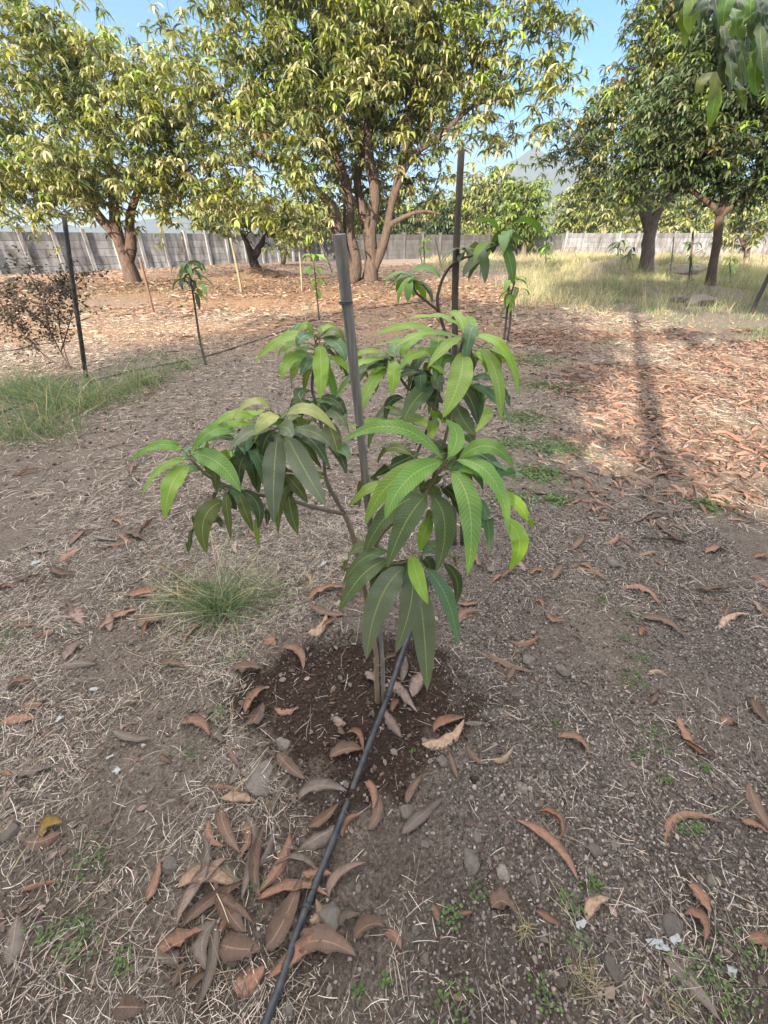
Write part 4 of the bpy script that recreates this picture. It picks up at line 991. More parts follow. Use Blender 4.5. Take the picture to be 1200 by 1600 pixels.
V, Fq, k = strips(lp, rng.random(n) * 6.28, rng.normal(0, .7, n), rng.normal(-.3, .7, n), .035 + .02 * rng.random(n), .018 + .01 * rng.random(n), P4, roll=rng.normal(0, .8, n))
mesh_obj('foliage', V, Fq, M_LEAF, root, np.repeat(np.array((.065, .05, .035)) * (.5 + rng.random((n, 1))), k, 0), smooth=False)

# ------------------------------------------------------------------ concrete walls
def wall(name, p0, p1, n, h, label, c=(.36, .36, .37), lean=0.0):
    root = empty(name, (p0[0], p0[1], 0), label, 'wall')
    d = np.array([p1[0] - p0[0], p1[1] - p0[1]]); ln = np.hypot(*d); d /= ln; nn = np.array([-d[1], d[0]])
    step = ln / n
    rows = 5; rh = h / rows
    post = Buf(); slab = Buf()
    for k in range(n + 1):
        cx, cy = p0[0] + d[0] * step * k, p0[1] + d[1] * step * k
        M = lambda V, cx=cx, cy=cy: np.stack([cx + V[:, 0] * d[0] + V[:, 1] * nn[0], cy + V[:, 0] * d[1] + V[:, 1] * nn[1], V[:, 2]], -1)
        pst = Buf(); pst.box(-.10, -.13, -.3, .10, .13, h + .06, np.array(c) * 1.1 * random.uniform(.85, 1.1), M)
        pst.obj('post', M_CONC, root, smooth=False)
        if k < n:
            for r_ in range(rows):
                cc = np.array(c) * random.uniform(.78, 1.12) * (.75 if r_ == rows - 1 else 1)
                M2 = lambda V, cx=cx, cy=cy: np.stack([cx + V[:, 0] * d[0] + V[:, 1] * nn[0], cy + V[:, 0] * d[1] + V[:, 1] * nn[1], V[:, 2]], -1)
                slab.box(.103, -.03, r_ * rh - .1 + .018, step - .103, .03 + .012 * random.random(), (r_ + 1) * rh - .1 - .012, cc, M2)
                slab.box(.103, -.02, r_ * rh - .1 - .010, step - .103, .02, r_ * rh - .1 + .016, cc * .6, M2)
    slab.obj('panels', M_CONC, root, smooth=False)
    return root
A_ = (-23.5, 22.0); B_ = gxy(500, 407)
A_ = gxy(-60, 433)
wall('concrete_wall', A_, B_, 16, 2.05, 'grey concrete panel wall with pale posts along the left side')
C_ = gxy(640, 398); 
wall('concrete_wall', (B_[0] + .5, B_[1] + .3), (20, 56), 14, 2.1, 'distant grey panel wall behind the orchard trees', c=(.15, .145, .14))
wall('concrete_wall', (20.6, 56.3), gxy(1400, 402), 18, 2.3, 'far pale whitewashed wall behind the trees on the right', c=(.27, .27, .28))

# ------------------------------------------------------------------ hills
hb = []
n = 160; X = np.linspace(-3500, 4500, n)
prof = 60 + 480 * np.exp(-((X - 1150) / 620) ** 2) + 230 * np.exp(-((X - 2300) / 900) ** 2) + 90 * vn(X / 260, X * 0, 31) + 160 * np.exp(-((X + 900) / 900) ** 2)
rows_ = []
for k, (yy, f_) in enumerate(((3300, -.05), (3450, .35), (3650, .75), (3900, 1.0), (4300, .55), (4800, -.1))):
    rows_.append(np.stack([X, yy + 120 * vn(X / 200, X * 0 + k, 33), prof * f_ * (1 + .12 * vn(X / 90, X * 0 + k, 34))], -1))
V = np.stack(rows_, 0).reshape(-1, 3) * np.array([.45, .45, .36])
i = np.arange(5)[:, None] * n; j = np.arange(n - 1)[None]
Fq = np.stack([i + j, i + j + 1, i + n + j + 1, i + n + j], -1).reshape(-1, 4)
tag(mesh_obj('hills', V, Fq, M_HILL, None, np.array((.07, .075, .05))), 'faint blue hill beyond the orchard', 'hills', kind='structure')

# ------------------------------------------------------------------ fallen leaves
DL = {'r': (.36, .19, .125), 't': (.54, .37, .25), 'b': (.20, .125, .09), 'g': (.22, .185, .16), 'p': (.36, .26, .22), 'y': (.36, .24, .05), 'd': (.10, .06, .045), 'k': (.14, .16, .10)}
CN = {'r': 'rusty orange', 't': 'pale tan', 'b': 'brown', 'g': 'grey', 'p': 'pinkish', 'y': 'mustard yellow', 'd': 'dark brown', 'k': 'olive grey'}
BL = lambda x, y: (x / 2, 1150 + y / 2)
BR = lambda x, y: (600 + x / 2, 1150 + y / 2)
MR = lambda x, y: (600 + x / 2, 850 + y / 2)
ML = lambda x, y: (x / 2, 800 + y / 2)
FALL = [(BL, 2, [((650,165),(715,165),(760,190),16,'r'),((695,200),(750,203),(800,215),32,'t'),((655,265),(660,318),(710,350),26,'r'),((695,235),(708,300),(755,375),36,'b'),
 ((775,280),(778,345),(745,395),26,'r'),((560,480),(645,437),(750,480),45,'t'),((685,395),(712,430),(760,455),50,'k'),((780,425),(835,370),(865,280),26,'g'),
 ((770,250),(795,320),(760,400),26,'g'),((450,520),(488,470),(505,390),30,'r'),((500,665),(570,652),(645,615),46,'r'),((672,650),(692,600),(750,530),28,'r'),
 ((680,580),(640,650),(655,740),50,'g'),((730,790),(780,762),(830,722),75,'r'),((832,660),(885,590),(945,450),60,'b'),((800,515),(930,482),(1035,515),30,'r'),
 ((945,430),(990,440),(1040,440),30,'r'),((1030,510),(1060,442),(1145,405),27,'p'),((930,670),(1010,650),(1115,700),105,'b'),((1105,640),(1150,602),(1200,605),38,'b'),
 ((935,215),(1000,182),(1088,195),34,'g'),((965,290),(1010,268),(1060,225),30,'b'),((940,355),(1010,318),(1080,275),44,'g'),((1070,320),(1075,272),(1125,260),26,'r'),
 ((1135,145),(1168,190),(1165,250),24,'r'),((1146,300),(1182,250),(1170,170),32,'b'),((32,720),(50,640),(60,560),58,'g'),((75,325),(125,335),(200,310),50,'b'),
 ((135,320),(165,278),(205,280),40,'y'),((60,490),(115,462),(195,450),17,'r'),((50,105),(110,112),(170,100),42,'g'),((870,60),(905,110),(960,160),36,'b'),
 ((708,40),(733,75),(757,112),22,'b'),((850,235),(880,190),(915,155),22,'g'),((495,675),(540,698),(560,722),46,'g'),((545,790),(560,752),(590,720),32,'b'),
 ((355,850),(400,850),(460,852),52,'d'),((690,480),(720,560),(772,620),48,'b'),((690,655),(745,672),(820,670),62,'b'),((970,580),(1000,562),(990,520),32,'t'),
 ((1082,602),(1082,568),(1130,562),27,'g'),((0,118),(20,114),(42,126),22,'r'),((735,110),(740,130),(720,165),36,'g'),((800,330),(780,430),(760,520),24,'g'),((700,700),(760,690),(800,640),40,'g'),((590,800),(620,760),(660,740),24,'b')]),
 (BR, 2, [((540,5),(602,10),(638,62),24,'r'),((330,80),(375,82),(405,35),20,'t'),((940,0),(980,45),(1042,70),20,'r'),((70,222),(85,180),(120,130),22,'b'),
 ((55,315),(110,262),(185,200),32,'g'),((410,270),(530,345),(602,468),27,'r'),((475,240),(535,265),(545,325),18,'r'),((875,338),(920,245),(1058,275),25,'r'),
 ((1140,145),(1155,225),(1200,310),38,'b'),((1115,270),(1150,282),(1190,310),26,'r'),((335,540),(368,522),(408,560),52,'b'),((470,550),(512,572),(550,602),19,'r'),
 ((632,582),(645,530),(700,512),32,'t'),((945,468),(982,508),(1010,560),40,'r'),((935,560),(982,580),(995,642),30,'r'),((865,700),(960,770),(1045,895),80,'g'),
 ((1130,640),(1170,634),(1205,640),30,'r'),((0,622),(32,632),(52,676),32,'r'),((225,555),(250,562),(275,560),14,'r'),((150,530),(165,560),(170,590),22,'r'),((200,60),(215,110),(230,150),18,'b'),((255,45),(280,80),(325,100),18,'b')]),
 (MR, 2, [((580,85),(640,88),(687,122),24,'r'),((610,68),(632,75),(648,92),16,'r'),((735,138),(812,145),(862,195),28,'r'),((800,235),(870,242),(927,288),26,'b'),
 ((965,145),(1030,152),(1088,140),22,'b'),((1145,90),(1180,108),(1197,135),34,'b'),((1045,270),(1075,232),(1137,232),24,'t'),((232,255),(250,222),(300,216),26,'r'),
 ((508,225),(525,248),(562,255),20,'r'),((395,305),(442,312),(487,290),22,'r'),((468,192),(488,190),(495,212),14,'r'),((582,285),(600,298),(622,305),12,'b'),
 ((305,350),(338,358),(370,385),17,'b'),((325,345),(390,378),(466,407),32,'b'),((820,412),(852,400),(890,416),16,'t'),((800,290),(803,275),(822,285),20,'r'),
 ((925,535),(950,610),(1038,670),32,'r'),((1055,555),(1082,545),(1110,566),38,'r'),((1148,485),(1165,525),(1203,562),30,'b'),((288,25),(290,62),(322,82),16,'r'),
 ((455,95),(480,84),(505,95),14,'r'),((525,115),(540,92),(555,75),22,'b'),((1005,25),(1040,10),(1078,18),26,'r'),((790,42),(822,30),(858,32),16,'r'),
 ((228,185),(262,192),(297,184),14,'r'),((1158,40),(1180,36),(1205,40),18,'r'),((845,50),(870,62),(900,66),14,'b'),((365,105),(390,95),(415,80),16,'r'),((418,50),(430,70),(440,90),18,'p'),((385,430),(395,410),(405,390),18,'b'),
 ((155,580),(190,552),(252,550),26,'r'),((118,620),(195,615),(248,560),40,'t'),((248,568),(275,572),(310,585),20,'g'),((835,495),(848,480),(860,465),14,'b'),
 ((1155,200),(1180,215),(1200,240),34,'b'),((1060,240),(1065,215),(1085,195),30,'d'),((1145,180),(1165,195),(1172,225),26,'p'),((985,180),(1005,190),(1030,195),20,'b'),((340,120),(355,105),(372,98),14,'r')]),
 (Z5, 4, [((500,1010),(600,1090),(692,1232),70,'p'),((495,1205),(520,1290),(592,1388),66,'p'),((592,1032),(608,960),(615,900),44,'g'),((0,567),(105,500),(252,490),52,'r'),
 ((15,580),(110,640),(240,655),50,'b'),((0,772),(75,745),(118,642),82,'t'),((95,752),(135,715),(192,680),28,'r'),((150,1230),(190,1278),(242,1302),54,'p'),
 ((135,1512),(240,1470),(340,1462),74,'b'),((248,1352),(335,1365),(352,1492),36,'r'),((310,552),(340,562),(372,560),36,'r'),((660,1130),(690,1050),(745,990),76,'p'),
 ((650,1100),(660,1030),(705,1002),34,'b'),((365,965),(400,1010),(442,1032),54,'p'),((530,1215),(545,1165),(575,1145),40,'r'),((180,520),(230,530),(300,560),30,'b'),((200,330),(240,350),(290,360),30,'r'),((870,450),(890,440),(920,420),30,'b'),((190,1320),(215,1340),(235,1370),44,'b'),((610,720),(620,740),(640,735),20,'r'),((490,900),(520,890),(560,880),28,'b')]),
 (ML, 2, [((540,205),(572,182),(607,160),32,'b'),((395,265),(452,262),(507,245),26,'r'),((225,305),(248,330),(264,360),38,'p'),((345,375),(350,345),(345,318),28,'p'),
 ((430,365),(472,350),(512,350),50,'b'),((183,175),(220,152),(267,130),27,'r'),((220,102),(262,88),(302,68),22,'d'),((100,130),(130,141),(166,140),22,'p'),
 ((25,555),(62,540),(107,530),22,'r'),((75,600),(102,600),(132,605),46,'r'),((0,662),(55,645),(117,650),37,'r'),((565,668),(625,668),(662,715),30,'r'),
 ((500,485),(540,482),(582,495),27,'b'),((735,500),(772,500),(826,500),48,'b'),((825,400),(842,408),(862,430),38,'r'),((885,430),(935,438),(946,487),26,'r'),
 ((855,605),(892,612),(931,598),24,'r'),((770,640),(792,590),(832,550),26,'r'),((775,675),(802,652),(822,598),40,'b'),((353,685),(412,710),(482,710),24,'g'),
 ((110,395),(142,386),(176,390),26,'r'),((150,382),(200,370),(247,390),30,'k'),((180,492),(240,482),(302,478),27,'g'),((203,472),(228,432),(247,410),32,'p'),
 ((950,245),(972,222),(955,195),19,'t'),((30,250),(82,222),(127,210),32,'d'),((0,262),(30,255),(56,255),18,'r'),((40,370),(80,365),(120,370),20,'b'),((160,335),(200,338),(240,345),18,'p'),((440,345),(480,348),(515,352),34,'b'),((520,270),(570,265),(610,250),30,'t'),((120,700),(140,690),(155,720),26,'b'),((500,760),(520,775),(545,785),16,'b'),((660,710),(680,715),(700,740),34,'g')])]
LANDM = [('grey stake foot', G(598, 1088)), ('thick black hose', G(500, 1370)), ('large round grey stone', G(515, 1440)), ('green grass tuft', G(330, 940)),
         ('bottom right corner', G(1130, 1560)), ('bottom left corner', G(60, 1540)), ('twin pebbles right of the stem', G(860, 1035)), ('right edge of the photo', G(1170, 1000)), ('left edge of the photo', G(30, 1000)),
         ('flat pale rock', G(405, 1220)), ('sunlit ground on the right', G(960, 650)), ('shaded litter on the right', G(1120, 850)), ('hose side sapling', G(320, 575)), ('grey stemmed sapling', G(795, 535)),
         ('black pole', G(134, 592)), ('stone strewn patch', G(740, 1340)), ('dry ground left of the sapling', G(170, 760)), ('dark stake', G(711, 700))]
leaf_records = []
def fallen(P0, P1, P2, wd, ck, curl=None):
    c = np.array(DL[ck]) * random.uniform(.75, 1.15)
    fold = random.choice((-.8, -.5, .5, .9, 1.2)) if curl is None else curl
    L_ = np.linalg.norm(P2 - P0); fold = fold * min(1, .020 / wd)
    P0 = P0.copy(); P1 = P1.copy(); P2 = P2.copy()
    lz = random.random() * .006; P0[2] += .006 + lz; P2[2] += .006 + lz + random.random() * .016; P1[2] += .012 + .03 * L_
    V, Fq, cc, uv = hero_leaf(P0, P1, P2, wd, c, .5, None, view=0, twist=random.uniform(-.9, .9), fold=fold, wavy=.30, nseg=14)
    gz_ = gh(V[:, 0], V[:, 1]); V[:, 2] = np.maximum(V[:, 2], gz_ + .0015)
    # backs paler: a little variation over the blade is in the material
    o = mesh_obj('fallen_leaf', V, Fq, M_FALL, None, cc, uv, org=P1)
    bend = np.linalg.norm(P1[:2] - (P0 + P2)[:2] / 2) / (L_ + 1e-6)
    leaf_records.append((o, P1, ck, L_, wd, bend))
    return o
for (Z, zs, lst) in FALL:
    for (b_, m_, t_, wz, ck) in lst:
        P0, P1, P2 = G(*Z(*b_)), G(*Z(*m_)), G(*Z(*t_))
        fallen(P0, P1, P2, min(wz, 62 * zs / 2) / zs * mpp(P1) * 1.08, ck)
n_hand = len(leaf_records)
def rand_leaf(px, py, Lm=None, ck=None):
    p = G(px, py); L_ = (random.uniform(.10, .21) if Lm is None else Lm); a_ = random.uniform(0, 6.28)
    d = np.array([math.cos(a_), math.sin(a_), 0]); s_ = np.array([-d[1], d[0], 0])
    q0 = p - d * L_ / 2; q2 = p + d * L_ / 2; q1 = p + s_ * L_ * random.uniform(-.16, .16)
    for q in (q0, q1, q2): q[2] = float(gh(q[0], q[1]))
    fallen(q0, q1, q2, L_ * random.uniform(.14, .24), ck or random.choice('rrrrbbtpgd'))
while len(leaf_records) < 300:
    k = random.random() if len(leaf_records) > n_hand + 9 else -1
    if k < 0:
        rand_leaf(random.uniform(300, 480), random.uniform(1240, 1520), random.uniform(.10, .19), random.choice('gbgbpr')); continue
    if k < .62:
        px = random.triangular(840, 1210, 1120); py = random.triangular(590, 880, 720)
    elif k < .80:
        px = random.uniform(0, 330); py = random.uniform(680, 1000)
    else:
        px = random.uniform(200, 900); py = random.uniform(560, 760)
    rand_leaf(px, py)
# labels that single each leaf out
from collections import defaultdict
by = defaultdict(list)
for (o, P, ck, L_, wd, bend) in leaf_records:
    lm = min(LANDM, key=lambda q: np.hypot(q[1][0] - P[0], q[1][1] - P[1]) / (0.4 + .25 * q[1][1]))
    dx, dy = P[0] - lm[1][0], P[1] - lm[1][1]
    pos = ('right of' if dx > 0 else 'left of') if abs(dx) > abs(dy) else ('behind' if dy > 0 else 'in front of')
    shape = 'hooked' if bend > .22 else ('curved' if bend > .10 else 'straight')
    size = 'broad' if wd / L_ > .34 else ('long' if L_ > .17 else ('short' if L_ < .10 else 'slim'))
    by[(CN[ck], shape, size, pos, lm[0])].append((o, P, L_))
for key, lst in by.items():
    cn, shape, size, pos, lm = key
    lst.sort(key=lambda q: q[1][0])
    k = len(lst)
    for i_, (o, P, L_) in enumerate(lst):
        if k == 1: w_ = ''
        elif k == 2: w_ = ('left hand ', 'right hand ')[i_]
        else:
            w_ = {0: 'leftmost ', k - 1: 'rightmost '}.get(i_) or (['second', 'third', 'fourth', 'fifth', 'sixth', 'seventh', 'eighth', 'ninth', 'tenth'][min(i_ - 1, 8)] + ' from left, ')
        tag(o, f'{w_}{size} {shape} {cn} leaf {pos} {lm}', 'fallen leaf', 'fallen mango leaves')

# litter too many to count
def litter(name, X_, Y__, Lr, palette, label, lift=.012, wk=(.14, .26)):
    n = len(X_); z = gh(X_, Y__) + lift * rng.random(n) + .004
    L_ = Lr[0] + (Lr[1] - Lr[0]) * rng.random(n)
    V, Fq, k = strips(np.stack([X_, Y__, z], -1), rng.random(n) * 6.28, rng.normal(.25, .2, n), rng.normal(-.3, .25, n), L_, L_ * (wk[0] + (wk[1] - wk[0]) * rng.random(n)), (.08, .75, 1.0, .7, .05), roll=rng.normal(0, .45, n), azturn=rng.normal(0, .7, n))
    pal = np.array([DL[q] for q in palette]); c = pal[rng.integers(0, len(pal), n)] * (.6 + .7 * rng.random((n, 1)))
    o = mesh_obj(name, V, Fq, M_DEAD, None, np.repeat(c, k, 0), smooth=True)
    return tag(o, label, 'leaf litter', kind='stuff')
def scat(n, x0, x1, y0, y1, fn=None):
    X_ = x0 + (x1 - x0) * rng.random(n); Y__ = y0 + (y1 - y0) * rng.random(n)
    if fn is not None:
        k = rng.random(n) < fn(X_, Y__); X_, Y__ = X_[k], Y__[k]
    return X_, Y__
X_, Y__ = scat(90000, -22, 9, 6.5, 38, lambda x, y: np.clip((y - 6.2 - .25 * np.abs(x)) / 4, .03, 1) * np.clip(vn(x * .5, y * .5, 41) * 1.7 - .15, 0.05, 1) * np.clip((8 - x) / 5, 0, 1) * np.where(y > 24, .35, 1))
litter('leaf_litter', X_, Y__, (.13, .26), 'rrtttbbp', 'carpet of dry orange and tan leaves under the big trees')
X_, Y__ = scat(26000, 1.2, 9, 2.3, 9.5, lambda x, y: np.clip((x - .9 - .12 * y) / 1.2, 0, 1) * np.clip(vn(x * 1.6, y * 1.6, 42) * 3 - .85, 0.08, 1) * np.clip((y - 2.0) / 1.5, 0, 1))
litter('leaf_litter', X_, Y__, (.08, .20), 'rrrrrbbpd', 'patches of reddish dry leaves on the right of the clearing', wk=(.10, .20))
X_, Y__ = scat(2600, -7, 4, 2.0, 8, lambda x, y: np.clip(vn(x * 1.1, y * 1.1, 43) * 1.6 - .5, .02, 1))
litter('leaf_litter', X_, Y__, (.08, .17), 'rbbpdg', 'scattered dry leaves across the shaded middle ground')
# crumbs of leaves near the camera
n = 5200
X_, Y__ = scat(n, -1.6, 1.8, .12, 2.6, lambda x, y: np.clip(.5 - .5 * x + (vn(x * 3, y * 3, 44) - .5), .10, 1))
litter('leaf_litter', X_, Y__, (.008, .035), 'bbdgpg', 'small crumbs of broken dead leaves in the foreground', lift=.004, wk=(.3, .7))

# ------------------------------------------------------------------ straw
def straw(name, X_, Y__, L0, L1, w0, w1, label, pale=(.70, .59, .49), lift=.012, rise=.08):
    n = len(X_); d = np.hypot(X_, Y__)
    z = gh(X_, Y__) + .002 + lift * rng.random(n) ** 3
    L_ = L0 + (L1 - L0) * rng.random(n) ** 3; W_ = w0 + (w1 - w0) * rng.random(n); W_ = W_ * (1 + d * .16)
    V, Fq, k = strips(np.stack([X_, Y__, z], -1), rng.random(n) * 6.28, rng.normal(rise, .15, n), rng.normal(-rise, .2, n), L_, W_, (.7, 1, .9, .5), roll=rng.normal(0, .8, n), azturn=rng.normal(0, .55, n))
    # keep above the ground
    g_ = gh(V[:, 0], V[:, 1]); V[:, 2] = np.maximum(V[:, 2], g_ + .001)
    c = np.array(pale) * (.10 + 1.2 * rng.random((n, 1)) ** 1.5) * np.array([1, 1, 1]) * (1 + .03 * rng.normal(0, 1, (n, 3)))
    o = mesh_obj(name, V, Fq, M_STRAW, None, np.clip(np.repeat(c, k, 0), .01, .8), smooth=False)
    return tag(o, label, 'straw', kind='stuff')
def near_density(x, y):
    b_ = np.hypot((x - BASIN[0]) / .46, (y - BASIN[1]) / .36)
    dd = (.09 + .91 * np.clip((.15 - x + .5 * (vn(x * 2, y * 2, 54) - .5)) / .4, 0, 1)) * np.clip(vn(x * 2.4, y * 2.4, 51) * 3.0 - 1.0, .05, 1)
    dd = np.where(b_ < 1.1, .025, dd)
    dd = dd * (.45 + .55 * np.clip(y / .7, 0, 1)); dd = np.where((y < .42) & (x > 0), np.maximum(dd, .30 * np.clip(vn(x * 5, y * 5, 52) * 2 - .5, 0, 1)), dd)
    return dd
X_, Y__ = scat(300000, -2.2, 2.2, .05, 2.6, near_density)
straw('dry_straw', X_, Y__, .012, .10, .0010, .0020, 'matted dry grass stems over the near ground')
X_, Y__ = scat(5000, -1.5, 1.6, .1, 2.2, near_density)
straw('dry_straw', X_, Y__, .08, .22, .0013, .0024, 'longer loose straws lying on the near ground', pale=(.50, .41, .29), lift=.03)
X_, Y__ = scat(420000, -8, 6.5, 2.2, 12, lambda x, y: np.clip(2.6 / y, .15, 1) * np.clip(vn(x * 1.1, y * 1.1, 53) * 2.2 - .35, .22, 1))
straw('dry_straw', X_, Y__, .03, .14, .0014, .0028, 'thin dry grass flattened over the middle ground', pale=(.66, .54, .44))

# ------------------------------------------------------------------ pebbles
def rock_mesh(sub, seed, flat=.7):
    bm_v = []
    t = (1 + 5 ** .5) / 2
    v = np.array([(-1, t, 0), (1, t, 0), (-1, -t, 0), (1, -t, 0), (0, -1, t), (0, 1, t), (0, -1, -t), (0, 1, -t), (t, 0, -1), (t, 0, 1), (-t, 0, -1), (-t, 0, 1)], float)
    v /= np.linalg.norm(v[0])
    f = np.array([(0, 11, 5), (0, 5, 1), (0, 1, 7), (0, 7, 10), (0, 10, 11), (1, 5, 9), (5, 11, 4), (11, 10, 2), (10, 7, 6), (7, 1, 8), (3, 9, 4), (3, 4, 2), (3, 2, 6), (3, 6, 8), (3, 8, 9), (4, 9, 5), (2, 4, 11), (6, 2, 10), (8, 6, 7), (9, 8, 1)])
    for _ in range(sub):
        cache = {}; vl = list(v); nf = []
        def md(a, b):
            k = (min(a, b), max(a, b))
            if k not in cache:
                m_ = vl[a] + vl[b]; vl.append(m_ / np.linalg.norm(m_)); cache[k] = len(vl) - 1
            return cache[k]
        for a, b_, c in f:
            x_, y_, z_ = md(a, b_), md(b_, c), md(c, a); nf += [(a, x_, z_), (b_, y_, x_), (c, z_, y_), (x_, y_, z_)]
        v = np.array(vl); f = np.array(nf)
    r = np.random.default_rng(seed)
    dirs = r.normal(size=(7, 3)); dirs /= np.linalg.norm(dirs, axis=1)[:, None]
    rad = np.ones(len(v))
    for d in dirs:                                   # flattened facets
        q = v @ d; lim = .52 + .3 * r.random()
        v = v - np.maximum(q - lim, 0)[:, None] * d * .9
    v = v * (1 + .22 * (vn(v[:, 0] * 2.4 + seed, v[:, 1] * 2.4 + v[:, 2] * 2, seed)[:, None] - .5) + .10 * (vn(v[:, 0] * 7 + v[:, 2] * 5, v[:, 1] * 7, seed + 1)[:, None] - .5))
    return v * np.array([1, .82, flat]), f
RK = [rock_mesh(0, s) for s in range(4)]
def pebbles(name, X_, Y__, r0, r1, label, base=(.27, .235, .215), zf=.35):
    vs, fs, cs_ = [], [], []; n = len(X_); z = gh(X_, Y__); r_ = r0 + (r1 - r0) * rng.random(n) ** 2.5
    which = rng.integers(0, 4, n); off = 0
    for q in range(4):
        m_ = which == q; k = m_.sum(); v, f_ = RK[q]
        a_ = rng.random(k) * 6.28; ca, sa = np.cos(a_), np.sin(a_)
        vx = v[None, :, 0] * ca[:, None] - v[None, :, 1] * sa[:, None]; vy = v[None, :, 0] * sa[:, None] + v[None, :, 1] * ca[:, None]
        VV = np.stack([vx, vy, np.broadcast_to(v[None, :, 2], vx.shape)], -1) * r_[m_][:, None, None] + np.stack([X_[m_], Y__[m_], z[m_] + r_[m_] * zf], -1)[:, None, :]
        vs.append(VV.reshape(-1, 3)); fs.append((f_[None] + (np.arange(k) * len(v))[:, None, None]).reshape(-1, 3) + off); off += k * len(v)
        cc = np.array(base) * (.22 + 1.9 * rng.random((k, 1)) ** 2) * (1 + .03 * rng.normal(0, 1, (k, 3))); cs_.append(np.repeat(cc, len(v), 0))
    o = mesh_obj(name, np.vstack(vs), np.vstack(fs), M_STONE, None, np.clip(np.vstack(cs_), .01, .8), smooth=False)
    return tag(o, label, 'pebbles', kind='stuff')
pd_ = lambda x, y: np.where(np.hypot((x - BASIN[0]) / .42, (y - BASIN[1]) / .31) + .5 * (vn(x * 6, y * 6, 21) - .5) < 1.05, .03, 1) * np.clip(.30 + .9 * x, .22, 1) * np.clip(vn(x * 2.2, y * 2.2, 61) * 1.6 - .1, .2, 1)
X_, Y__ = scat(280000, -1.6, 2.2, .06, 2.8, pd_)
pebbles('soil_crumbs', X_, Y__, .0018, .0068, 'crumbly soil grains and grit in the foreground')
X_, Y__ = scat(7000, -1.6, 2.2, .06, 2.8, pd_)
pebbles('gravel', X_, Y__, .005, .013, 'small grey stones scattered on the near soil', base=(.27, .22, .185))
X_, Y__ = scat(7000, -5, 5, 2.4, 9)
pebbles('gravel', X_, Y__, .006, .022, 'small clods scattered on the middle ground', base=(.22, .175, .14))
# crumbs in the damp basin
a_ = rng.random(5200) * 6.28; q_ = np.sqrt(rng.random(5200)) * 1.15
pebbles('damp_crumbs', BASIN[0] + .42 * q_ * np.cos(a_), BASIN[1] + .31 * q_ * np.sin(a_), .0018, .008, 'dark damp soil crumbs in the basin round the sapling', base=(.085, .058, .046))

STN = [(515, 1441, 24, 'large round grey stone right beside the thick black hose', .20), (460, 1444, 9, 'small pale pebble left of the hose by the large round stone', .30), (458, 1462, 8, 'small white pebble left of the hose below the pale one', .42),
 (267, 1355, 14, 'blue grey stone on bare soil left of the leaf pile', .17), (450, 1577, 12, 'round grey stone at the bottom edge right of the hose', .2), (441, 1162, 13, 'brown stone at the front of the damp basin', .27),
 (376, 1166, 8, 'small grey stone left of the basin front', .2), (408, 1225, 30, 'flat pale rock set in the soil beside the fallen leaves', .25), (734, 1347, 17, 'round brown stone in the middle of the stone strewn patch', .22),
 (790, 1366, 14, 'pale angular stone right of the round brown stone', .34), (745, 1308, 10, 'grey stone above the round brown stone', .2), (741, 1221, 9, 'black bottle cap sized lump on the soil', .02), (815, 1233, 10, 'angular grey stone behind the long rusty leaf', .28),
 (690, 1197, 11, 'grey stone near the front right of the basin', .2), (635, 1273, 13, 'grey stone beside the two twisted leaves', .2), (677, 1221, 8, 'small flat stone beside the black lump', .2), (665, 1320, 9, 'brown pebble left of the round brown stone', .18),
 (930, 1330, 13, 'half buried stone right of the long rusty leaf', .17), (837, 1375, 10, 'small clod right of the pale angular stone', .15), (953, 1513, 19, 'large brown stone near the dry grass tuft at the bottom', .13), (1050, 1450, 19, 'flat brown stone near the two rusty leaves at lower right', .15),
 (1110, 1378, 11, 'round pebble at lower right above the rusty leaves', .2), (875, 1532, 12, 'dark stone inside the dry grass tuft', .1), (825, 1036, 14, 'brown rounded stone at the tip of the dry leaf pair', .21), (878, 1049, 13, 'round stone right of the brown rounded stone', .21),
 (937, 919, 7, 'small stone behind the sapling on the right', .22), (767, 890, 9, 'grey stone behind the right hand leaves', .22), (957, 883, 12, 'grey blocky stone farther back on the right', .2), (1110, 1067, 8, 'small reddish stone near the right edge', .2),
 (456, 957, 9, 'pale stone by the grass tuft', .34), (480, 960, 6, 'tiny pale stone beside the pale stone', .32), (17, 1300, 17, 'brown stone at the left edge', .16), (1032, 1454, 9, 'small stone tucked left of the flat brown stone', .17), (662, 1500, 9, 'small stone on bare ground bottom middle', .18),
 (730, 1205, 6, 'little grey pebble by the black lump', .26), (55, 1250, 8, 'little clod near the left edge', .15), (170, 1280, 7, 'little stone on the left straw', .16), (650, 1455, 8, 'small round pebble right of the brown leaf', .18), (560, 1390, 7, 'small pebble between the curved leaves', .22)]
for (px, py, r, lab, al) in STN:
    p = G(px, py); s = mpp(p); v, f_ = rock_mesh(3, px * 7 + py, random.uniform(.45, .7) if r < 30 else .22)
    a_ = random.uniform(0, 6.28); M_ = np.array([[math.cos(a_), -math.sin(a_), 0], [math.sin(a_), math.cos(a_), 0], [0, 0, 1]])
    v = v @ M_.T * r * s * 1.0 + p + np.array([0, 0, r * s * (.12 if r < 30 else -.02)])
    o = mesh_obj('stone', v, f_, M_STONE, None, np.array((1.10, .96, .84)) * al * .9, smooth=(r > 10), org=p)
    tag(o, lab, 'stone', 'stones on the soil')
for (px, py, r, lab, fl) in ((1095, 478, 22, 'rough grey boulder at the foot of the leaning trunk', .55), (1060, 472, 12, 'smaller grey boulder left of the rough boulder', .6), (1070, 432, 26, 'low earth heap with stones behind the leaning trunk', .4), (690, 440, 10, 'rubble stone heap right of the big trunk', .6)):
    p = G(px, py); s = mpp(p); v, f_ = rock_mesh(3, px, fl); v = v * r * s * 1.1 + p + np.array([0, 0, .05])
    tag(mesh_obj('boulder', v, f_, M_STONE, None, np.array((.25, .215, .18)), org=p), lab, 'boulder')

